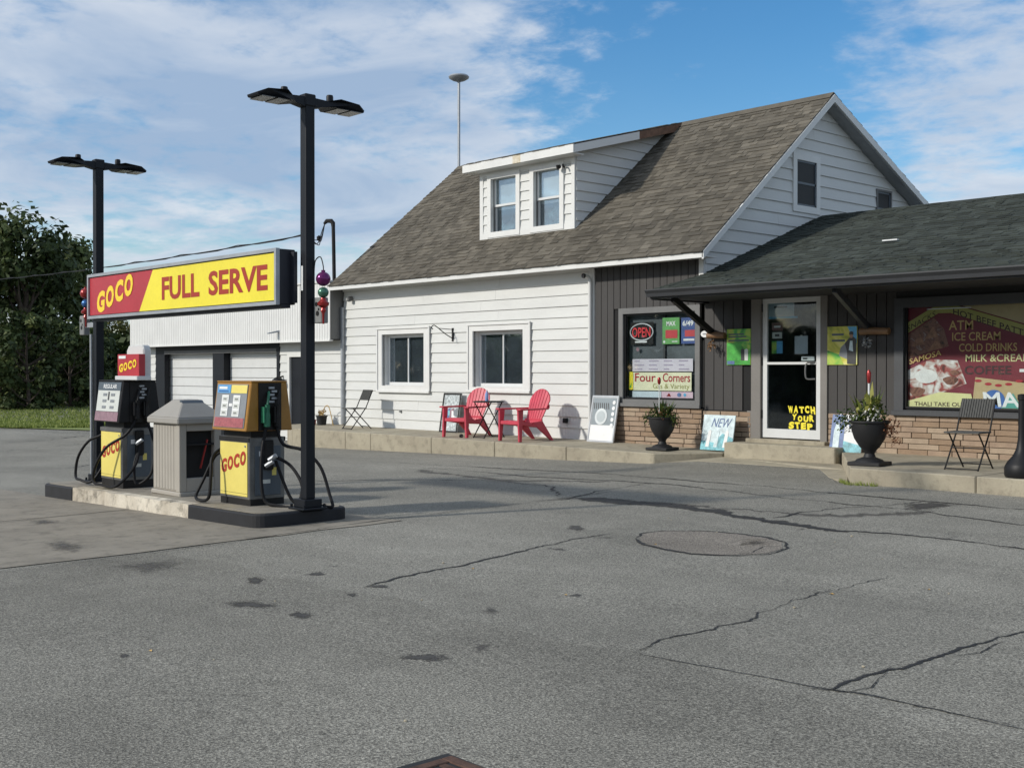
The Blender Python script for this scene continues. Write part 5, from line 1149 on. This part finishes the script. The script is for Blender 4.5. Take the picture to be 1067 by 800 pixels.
urn(-12.28, 14.68, .212, 1.0, 'black urn planter with dark leaves at the sidewalk corner below the shop window', 1, 5)
urn(-7.74, 13.28, .311, 1.05, 'black urn planter with yellow green leaves and white flowers right of the door', 2, 9)
pot = thing('flower_pot', 'small black pot of dried stems beside the garage downspout', 'plant pot', (-22.86, 15.15, .235))
MB().lathe([(.10, 0), (.125, .20), (.14, .205), (.14, .225), (.12, .225), (.02, .20)], 18).build('pot', 'urn', pot, smooth=True)
mb = MB(); rnd = random.Random(2); leaflets(mb, rnd, 90, 0, 0, .30, .11, .03); mb.build('dried_leaves', mat='dryplant', parent=pot, normals=False)
MB().tube(spline([(.02, 0, .22), (.10, .02, .42), (.22, .03, .45), (.30, .04, .30), (.40, .05, .0)], 6), .010, 6).build('hoop', 'dryplant', pot, smooth=True)
p2 = thing('clay_pot', 'tiny red orange pot left of the black flower pot', 'plant pot', (-23.12, 15.10, .235)); MB().lathe([(.045, 0), (.06, .10), (.068, .102), (.068, .125), (.055, .125), (.01, .11)], 14).build('pot', 'rball', p2, smooth=True); MB().lathe([(.01, .105), (.054, .112), (.01, .118)], 12).build('soil', 'soil', p2)
ash = thing('cigarette_receptacle', 'black bottle shaped cigarette receptacle at the right edge of the picture', 'ashtray', (-5.70, 13.0, .311)); ash.scale = (.9, .9, .92)
MB().lathe([(.19, 0), (.205, .03), (.205, .12), (.19, .155)], 26).build('base', 'black', ash, smooth=True)
MB().lathe([(.19, .155), (.17, .19), (.11, .26), (.07, .34), (.05, .46), (.045, .62), (.045, .93), (.055, .94), (.055, 1.0), (.02, 1.01)], 22).build('neck', 'black', ash, smooth=True)

# ------------------------------------------------------------------ boards leaning by the walls
def lean_board(name, label, x0, x1, y, z0, h, k=.2, frame_mat='panelgrey', panel='paper', fw=.03):
    t = thing(name, label, 'sign board', ((x0+x1)/2, y, z0)); w = (x1 - x0) / 2
    yy = lambda z: z * k
    MB().prism([(-w, yy(0), 0), (w, yy(0), 0), (w, yy(h), h), (-w, yy(h), h)], [(-w, yy(0) + .02, 0), (w, yy(0) + .02, 0), (w, yy(h) + .02, h), (-w, yy(h) + .02, h)]).build('panel', panel, t)
    if frame_mat:
        for a, b, c, d in ((-w, -w + fw, 0, h), (w - fw, w, 0, h), (-w + fw, w - fw, 0, fw), (-w + fw, w - fw, h - fw, h)): poly_xz('frame_strip', frame_mat, t, [(a, c), (b, c), (b, d), (a, d)], -.001, .008, tilt=(0, k), world=False)
    return t, w, (0, k)
t, w, tl = lean_board('poster_board', 'tall framed poster board with round tin picture leaning beside the corner board', -14.46, -13.83, 15.20, .235, .82, .2, 'galv')
poly_xz('picture', flat('slate_print', (.22, .26, .28)), t, [(-w + .04, .30), (w - .04, .30), (w - .04, .78), (-w + .04, .78)], -.001, .002, tilt=tl, world=False)
for i in range(8): poly_xz('stripe', 'digit', t, [(-w + .07 + i*.05, .58), (-w + .09 + i*.05, .58), (-w + .06 + i*.05, .69), (-w + .04 + i*.05, .69)], -.004, .002, tilt=tl, world=False)
poly_xz('picture_disc', flat('pale_disc', (.60, .64, .64)), t, disc_pts(-.05, .45, .145), -.0065, .002, tilt=tl, world=False); poly_xz('picture_disc', flat('grey_disc', (.42, .47, .48)), t, disc_pts(-.05, .45, .10), -.009, .002, tilt=tl, world=False)
for i in range(5): poly_xz('badge', 'paper', t, disc_pts(w - .09, .30 + i*.10, .036, 14), -.0075, .002, tilt=tl, world=False)
aqua = flat('aqua_print', (.16, .42, .47), var=.5, scale=9); pale = flat('pale_print', (.55, .66, .68), var=.25, scale=12); navy = flat('navy_print', (.10, .16, .32), var=.3, scale=10)
for (x0, x1, y, z0, h, lab) in ((-11.84, -11.22, 15.10, .225, .56, 'white and aqua board reading new leaning on the brick left of the door'), (-9.50, -8.98, 15.16, .312, .54, 'white and blue board reading new behind the right urn')):
    t, w, tl = lean_board('poster_board', lab, x0, x1, y, z0, h, .2, None, pale if x0 < -11 else 'paper')
    if x0 < -11:
        poly_xz('picture', aqua, t, [(-w, 0), (w, 0), (w, .20), (.1, .27), (-.05, .12), (-w, .15)], -.001, .002, tilt=tl, world=False)
        for cx, mt in ((-.18, 'paper'), (-.02, pale), (.16, 'paper')): poly_xz('picture_bottle', mt, t, [(cx - .035, .05), (cx + .035, .05), (cx + .06, .30), (cx + .03, .33), (cx + .0, .30)], -.004, .002, tilt=tl, world=False)
        text('NEW', navy, t, -.12, .24, .37, .51, -.005, bold=.0, shear=.3, tilt=tl, world=False)
    else:
        poly_xz('picture', navy, t, [(-w, .0), (-w + .22, .0), (-w + .22, h), (-w, h)], -.001, .002, tilt=tl, world=False); poly_xz('picture_bottle', pale, t, [(-w + .05, .03), (-w + .15, .03), (-w + .15, .3), (-w + .12, .42), (-w + .08, .42), (-w + .05, .3)], -.004, .002, tilt=tl, world=False)
        poly_xz('picture', aqua, t, [(-w + .22, 0), (w, 0), (w, .10), (-w + .22, .16)], -.001, .002, tilt=tl, world=False); text('NEW', navy, t, -w + .25, w - .03, .36, .48, -.005, bold=.0, shear=.3, tilt=tl, world=False)
t, w, tl = lean_board('poster_board', 'black framed picture board leaning behind the left red chair', -18.66, -18.10, 15.22, .24, .80, .17, 'blackmetal', flat('faded_print', (.42, .46, .46), var=.6, scale=18), .035)
for i in range(6): poly_xz('picture_scrap', ('paper', navy, aqua, 'mauve', 'paper', 'panelgrey')[i], t, [(-.18 + .06*i, .25 + .05*(i % 3)), (-.08 + .06*i, .22 + .05*(i % 3)), (-.06 + .055*i, .42 + .08*(i % 2)), (-.2 + .06*i, .45)], -.0015 - .001*i, .001, tilt=tl, world=False)

# ------------------------------------------------------------------ wall posters, window signs
lime = food_mat('lime_print', ((.03, .22, .04), (.10, .40, .06), (.34, .52, .07), (.52, .55, .10)), 4); leaf = flat('green_print', (.06, .36, .05), var=.4, scale=6); yel2 = food_mat('yellow_print', ((.30, .34, .05), (.58, .55, .08), (.70, .66, .20), (.62, .68, .45)), 3.5); skyb = flat('sky_print', (.12, .42, .68), var=.2, scale=6)
p = thing('wall_poster', 'green and yellow poster with two cans on the boards left of the door', 'poster', (-11.32, YW - .04, 1.59))
bx('panel', lime, p, -11.555, -11.09, YW - .045, YW - .028, 1.59, 2.165); poly_xz('picture', leaf, p, [(-11.55, 1.595), (-11.095, 1.595), (-11.095, 1.75), (-11.3, 1.93), (-11.55, 1.95)], YW - .046)
for x, mt in ((-11.24, 'digit'), (-11.17, 'lcd')): poly_xz('picture_can', mt, p, [(x - .032, 1.66), (x + .032, 1.66), (x + .036, 1.83), (x, 1.85), (x - .036, 1.83)], YW - .049)
poly_xz('logo', navy, p, [(-11.54, 1.60), (-11.40, 1.60), (-11.40, 1.655), (-11.54, 1.655)], YW - .049)
for i, z in enumerate((2.07, 2.03, 1.97)): bx('text_line', 'headgrey', p, -11.52, -11.22 + .05*i, YW - .0485, YW - .0465, z, z + .022)
p = thing('wall_poster', 'yellow and blue poster of a dark suited figure right of the door', 'poster', (-9.45, YW - .04, 1.58))
bx('panel', yel2, p, -9.70, -9.20, YW - .045, YW - .028, 1.585, 2.155); poly_xz('picture', skyb, p, [(-9.36, 2.15), (-9.205, 2.15), (-9.205, 1.9), (-9.28, 2.0)], YW - .046); poly_xz('picture', lime, p, [(-9.695, 1.59), (-9.42, 1.59), (-9.5, 1.74), (-9.695, 1.80)], YW - .046)
poly_xz('picture_bag', 'panelgrey', p, [(-9.50, 1.72), (-9.34, 1.66), (-9.30, 1.84), (-9.38, 1.92), (-9.47, 1.84)], YW - .049); poly_xz('picture_suit', 'digit', p, [(-9.36, 1.60), (-9.22, 1.59), (-9.21, 1.96), (-9.26, 2.0), (-9.33, 1.98), (-9.40, 1.90), (-9.36, 1.78)], YW - .0515); poly_xz('picture_shirt', pale, p, [(-9.33, 1.80), (-9.26, 1.78), (-9.27, 1.94), (-9.31, 1.94)], YW - .054)
poly_xz('picture_face', flat('tan_print', (.35, .20, .13)), p, disc_pts(-9.29, 2.02, .030, 14, .042), YW - .054); poly_xz('picture_hair', 'digit', p, [(-9.325, 2.03), (-9.255, 2.03), (-9.26, 2.07), (-9.29, 2.08), (-9.32, 2.07)], YW - .0565)
for i, z in enumerate((2.02, 1.93)): bx('text_line', 'headgrey', p, -9.62, -9.42 + .02*i, YW - .0485, YW - .0465, z, z + .03)
# logs and hanging pieces on the wing wall
for x0, x1, lab in ((-11.90, -11.56, 'short varnished log fixed on the boards beside the green poster'), (-9.12, -8.66, 'short varnished log fixed on the boards beside the yellow poster')):
    lg = thing('wall_log', lab, 'log', ((x0+x1)/2, YW - .09, 2.07)); MB().tube([(x0, YW - .09, 2.07), ((x0+x1)/2, YW - .095, 2.075), (x1, YW - .09, 2.065)], [.052, .056, .05], 12).build('log', 'wood', lg, world=True, smooth=True); MB().tube([((x0+x1)/2, YW - .09, 2.07), ((x0+x1)/2, YW - .02, 2.07)], .018, 6).build('peg', 'blackmetal', lg, world=True)
    lo = thing('hanging_figure', 'small brown ornament hanging under the ' + ('left' if x0 < -10 else 'right') + ' roof brace', 'ornament', (x0 + .14, YW - .16, 1.83))
    mb = MB(); rnd = random.Random(int(-x0)); leaflets(mb, rnd, 70, x0 + .14, YW - .16, 1.90, .09, .025); mb.tone = []; mb.build('straw_figure', 'wood' if x0 < -10 else 'galv', lo, world=True, normals=False)
    MB().tube([(x0 + .14, YW - .14, 1.96), (x0 + .14, YW - .10, 2.06)], .005, 5).build('cord', 'blackmetal', lo, world=True)
ov = thing('oval_plaque', 'small white oval plaque beside the dark shop window', 'plaque', (-12.0, YW - .04, 2.10)); poly_xz('plate', 'paper', ov, disc_pts(-12.00, 2.10, .085, 20, .055), YW - .026, .02); bx('text_line', 'panelgrey', ov, -12.04, -11.97, YW - .049, YW - .046, 2.092, 2.11)
IY = YW + .060
neon = thing('neon_sign', 'red and white oval neon open sign hanging in the dark shop window', 'neon sign', (-13.45, IY, 1.93))
MB().tube([(-13.46 + .26*math.cos(2*math.pi*i/40), IY, 2.17 + .145*math.sin(2*math.pi*i/40)) for i in range(40)], .010, 6, True).build('tube_ring', flat('neon_white', (.75, .78, .80), .3), neon, world=True, smooth=True)
text('OPEN', flat('neon_red', (.75, .06, .07), .3), neon, -13.67, -13.25, 2.08, 2.25, IY - .012, bold=.015); bx('text_line', 'paper', neon, -13.60, -13.33, IY - .012, IY - .010, 1.985, 2.012); poly_xz('tag', 'mauve', neon, disc_pts(-13.55, 1.87, .035, 12), IY)
MB().box(-13.72, -13.20, IY + .008, IY + .014, 1.95, 2.34).build('backing', 'black', neon, world=True)
lot = thing('lottery_sign', 'green window sign with red jackpot panel in the dark shop window', 'sign', (-12.8, IY, 1.95)); bx('panel', flat('lotto_green', (.12, .34, .10), var=.25), lot, -12.99, -12.62, IY, IY + .01, 1.95, 2.40); bx('jackpot_panel', flat('lotto_red', (.52, .05, .06)), lot, -12.92, -12.66, IY - .004, IY - .001, 2.05, 2.19); text('MAX', 'paper', lot, -12.90, -12.70, 2.26, 2.34, IY - .003, bold=.03); bx('text_line', 'paper', lot, -12.78, -12.66, IY - .003, IY - .001, 1.985, 2.0); poly_xz('ball', 'paper', lot, disc_pts(-12.95, 1.99, .022, 12), IY)
lot = thing('lottery_sign', 'blue window sign with red jackpot panel at the right of the dark shop window', 'sign', (-12.42, IY, 1.95)); bx('panel', flat('lotto_blue', (.05, .09, .26), var=.25), lot, -12.58, -12.26, IY, IY + .01, 1.95, 2.39); bx('jackpot_panel', flat('lotto_red2', (.50, .06, .07)), lot, -12.50, -12.29, IY - .004, IY - .001, 2.07, 2.18); text('6/49', 'paper', lot, -12.55, -12.32, 2.25, 2.34, IY - .003, bold=.03); bx('text_line', 'paper', lot, -12.53, -12.30, IY - .003, IY - .001, 2.0, 2.035)
hp = thing('notice_board', 'pale lilac price list panel above the shop name in the window', 'sign', (-13.0, IY, 1.48)); bx('panel', flat('lilac', (.62, .58, .64)), hp, -13.67, -12.33, IY, IY + .008, 1.485, 1.70)
for i in range(4):
    for j in range(3): bx('text_line', flat('lilac_text%d%d' % (i, j), (.33, .28, .38)), hp, -13.62 + i*.33, -13.62 + i*.33 + (.12, .22, .18, .2)[(i + j) % 4], IY - .003, IY - .001, 1.655 - j*.07, 1.672 - j*.07)
fc = thing('shop_sign', 'cream sign reading four corners gas and variety in the shop window', 'sign', (-13.0, IY, 1.16)); bx('panel', flat('cream', (.76, .74, .52)), fc, -13.65, -12.36, IY, IY + .008, 1.155, 1.468)
dkred = flat('dark_red_print', (.38, .02, .035)); text('Four', dkred, fc, -13.61, -13.14, 1.305, 1.455, IY - .003, bold=.012); text('Corners', dkred, fc, -12.98, -12.385, 1.305, 1.455, IY - .003, bold=.012); text('Gas & Variety', flat('olive_print', (.30, .29, .08)), fc, -13.20, -12.40, 1.165, 1.275, IY - .003)
for x0, x1, c_, lab in ((-13.67, -13.02, (.55, .64, .70), 'pale blue strip sign under the shop name, left half'), (-13.01, -12.33, (.66, .48, .56), 'pink strip sign with blue logo under the shop name, right half')):
    sp_ = thing('strip_sign', lab, 'sign', ((x0+x1)/2, IY, .97)); bx('panel', flat('strip_%d' % int(-x0*100), c_), sp_, x0, x1, IY, IY + .008, 1.035, 1.14)
    if x0 > -13.1: poly_xz('logo', navy, sp_, disc_pts(-12.62, 1.088, .045, 16, .036), IY - .001); poly_xz('logo', skyb, sp_, disc_pts(-12.50, 1.088, .03, 16), IY - .001); poly_xz('logo', 'rball', sp_, [(-12.90, 1.06), (-12.80, 1.06), (-12.84, 1.12)], IY - .001)
ye = thing('sticker', 'narrow yellow sticker at the left edge of the shop window', 'sticker', (-13.72, IY, 1.16)); poly_xz('sheet', 'yellow', ye, [(-13.755, 1.165), (-13.66, 1.165), (-13.66, 1.475), (-13.755, 1.475)], IY + .004); poly_xz('stripe', leaf, ye, [(-13.74, 1.2), (-13.70, 1.2), (-13.69, 1.3)], IY + .001)
# notices on the glass door (inside the pane)
DYI = YW + .028
nt_ = thing('notice', 'pale blue welcome notice at the top of the glass door', 'notice', (-10.55, DYI, 2.33)); poly_xz('sheet', flat('pale_blue_sheet', (.40, .52, .60)), nt_, [(-10.80, 2.34), (-10.33, 2.34), (-10.33, 2.55), (-10.80, 2.55)], DYI); bx('text_line', 'headgrey', nt_, -10.70, -10.46, DYI - .004, DYI - .002, 2.475, 2.505); poly_xz('band', skyb, nt_, [(-10.80, 2.31), (-10.27, 2.31), (-10.27, 2.34), (-10.80, 2.34)], DYI)
nt_ = thing('notice', 'dark square card sticker on the left of the glass door', 'notice', (-10.64, DYI, 2.0)); poly_xz('sheet', flat('maroon_card', (.16, .07, .07)), nt_, [(-10.74, 2.12), (-10.54, 2.12), (-10.54, 2.25), (-10.74, 2.25)], DYI); poly_xz('sheet', 'lcd', nt_, [(-10.73, 2.0), (-10.55, 2.0), (-10.55, 2.10), (-10.73, 2.10)], DYI); bx('text_line', 'paper', nt_, -10.70, -10.58, DYI - .004, DYI - .002, 2.17, 2.20); bx('text_line', 'digit', nt_, -10.68, -10.60, DYI - .004, DYI - .002, 2.03, 2.07)
nt_ = thing('notice', 'plain white paper sheet taped in the middle of the glass door', 'notice', (-10.2, DYI, 1.75)); poly_xz('sheet', flat('white_sheet', (.55, .60, .64)), nt_, [(-10.32, 1.755), (-10.085, 1.755), (-10.085, 2.03), (-10.32, 2.03)], DYI); poly_xz('tape', 'lcd', nt_, [(-10.22, 2.02), (-10.18, 2.02), (-10.18, 2.045), (-10.22, 2.045)], DYI - .002)
nt_ = thing('notice', 'small green and blue sticker on the left of the glass door', 'notice', (-10.64, DYI, 1.76)); poly_xz('sheet', lime, nt_, [(-10.74, 1.765), (-10.65, 1.765), (-10.65, 1.96), (-10.74, 1.96)], DYI); poly_xz('sheet', skyb, nt_, [(-10.648, 1.765), (-10.54, 1.765), (-10.54, 1.96), (-10.648, 1.96)], DYI)
nt_ = thing('notice', 'small white pull label beside the door handle', 'notice', (-10.08, DYI, 1.65)); poly_xz('sheet', 'paper', nt_, [(-10.20, 1.65), (-9.97, 1.65), (-9.97, 1.715), (-10.20, 1.715)], DYI); bx('text_line', 'digit', nt_, -10.17, -10.09, DYI - .004, DYI - .002, 1.67, 1.695)
# food banner in the picture window
FY = YW + .045
fb = thing('food_banner', 'maroon food menu banner with gold lettering filling the picture window', 'banner', (-7.1, FY, .96))
mar = flat('maroon_print', (.185, .018, .032)); gold = flat('gold_print', (.62, .42, .15)); olive = flat('banner_olive', (.40, .37, .10)); cre = flat('banner_cream', (.66, .64, .32)); tan = flat('banner_tan', (.48, .37, .20)); brn = flat('dark_brown_print', (.05, .02, .02))
x0, x1 = -8.46, -5.75
poly_xz('panel', mar, fb, [(x0, .98), (x1, .98), (x1, 2.42), (x0, 2.42)], FY + .01, .008)
poly_xz('corner_panel', tan, fb, [(-7.85, 2.42), (x1, 2.42), (x1, 1.80), (-7.70, 2.41)], FY + .001)
poly_xz('ribbon', olive, fb, [(x0, 2.02), (-7.98, 2.30), (-7.80, 2.30), (x1, 1.62), (x1, 1.78), (-7.78, 2.42), (-8.0, 2.42), (x0, 2.17)], FY - .013)
text('SNACKS', brn, fb, -8.44, -8.02, 2.055, 2.135, FY - .017, rise=.205); text('HOT BEEF PATTIES', brn, fb, -7.76, -6.62, 2.275, 2.365, FY - .017, rise=-.375, bold=.01)
for s_, a, b, c, d in (('ATM', -7.83, -7.48, 2.06, 2.19), ('ICE CREAM', -7.78, -7.10, 1.91, 2.025), ('COLD DRINKS', -7.68, -6.875, 1.76, 1.87), ('MILK &CREAM', -7.585, -6.70, 1.62, 1.72)): text(s_, gold if s_ != 'MILK &CREAM' else cre, fb, a, b, c, d, FY - .002, bold=.008)
text('COFFEE', brn, fb, -7.60, -6.95, 1.445, 1.565, FY - .002, bold=.02); bx('text_line', 'paper', fb, -6.84, -6.66, FY - .004, FY - .002, 1.48, 1.52)
fa = food_mat('snack_print', ((.05, .02, .015), (.17, .07, .045), (.26, .12, .08), (.14, .05, .04), (.42, .32, .27)), 7)
fe = food_mat('plate_print', ((.10, .025, .02), (.34, .07, .06), (.50, .42, .38), (.68, .66, .64), (.74, .72, .70)), 6)
poly_xz('photo', fa, fb, [(-8.45, 2.00), (-8.05, 2.24), (-7.90, 2.08), (-7.83, 1.84), (-8.20, 1.74), (-8.45, 1.66)], FY - .001); poly_xz('photo', fe, fb, [(-8.45, 1.50), (-8.10, 1.66), (-7.70, 1.64), (-7.57, 1.32), (-7.90, 1.20), (-8.45, 1.05)], FY - .001)
brn2 = flat('pastry_print', (.30, .14, .08), var=.4, scale=20)
for k, (cx, cz) in enumerate(((-8.28, 1.92), (-8.08, 2.02), (-8.02, 1.86))): poly_xz('photo_pastry', brn2, fb, [(cx - .11, cz - .08), (cx + .10, cz - .05), (cx + .02, cz + .10)], FY - .004 - .0005*k, .0004)
poly_xz('photo_plate', flat('plate_white', (.70, .70, .68), var=.12), fb, disc_pts(-8.16, 1.42, .17, 20, .10), FY - .004, .0004)
for k, (cx, cz, r) in enumerate(((-8.30, 1.20, .11), (-7.80, 1.36, .10), (-7.74, 1.47, .06))): poly_xz('photo_pastry', fa, fb, [(cx + r*(1.1 + .2*math.sin(3*t))*math.cos(t), cz + .6*r*math.sin(t)) for t in [2*math.pi*j/12 for j in range(12)]], FY - .0046 - .0005*k, .0004)
text('SAMOSA', gold, fb, -8.41, -7.93, 1.585, 1.665, FY - .016, rise=.13, bold=.015)
poly_xz('wedge', cre, fb, [(x0, .985), (-7.45, .985), (-7.50, 1.18), (-7.95, 1.20), (x0, 1.06)], FY - .012); text('THALI TAKE OUT', brn, fb, -8.33, -7.57, 1.00, 1.06, FY - .016, bold=.01)
poly_xz('corner_panel', tan, fb, [(-7.49, .985), (x1, .985), (x1, 1.22), (-7.44, 1.41)], FY - .010)
for i in range(5): poly_xz('chain', dkred, fb, disc_pts(-7.40 + i*.14, 1.36 - .06*math.sin(math.pi*i/4), .05, 12, .02), FY - .013)
poly_xz('logo', flat('logo_blue', (.05, .14, .40)), fb, disc_pts(-7.18, 1.10, .15, 24, .14), FY - .014); poly_xz('logo', flat('logo_green', (.10, .36, .30)), fb, [(-7.08, .995), (-6.80, .995), (-6.92, 1.2)], FY - .0155); text('MA', 'paper', fb, -7.32, -6.83, 1.01, 1.21, FY - .019, bold=.02, shear=-.15)
tl_ = thing('tube_light', 'thin fluorescent tube behind the top of the picture window', 'lamp', (-7.9, FY, 2.36)); bx('tube', 'paper', tl_, -8.12, -7.50, FY - .03, FY - .018, 2.355, 2.368); bx('end_cap', 'galv', tl_, -8.14, -8.12, FY - .032, FY - .016, 2.350, 2.372)
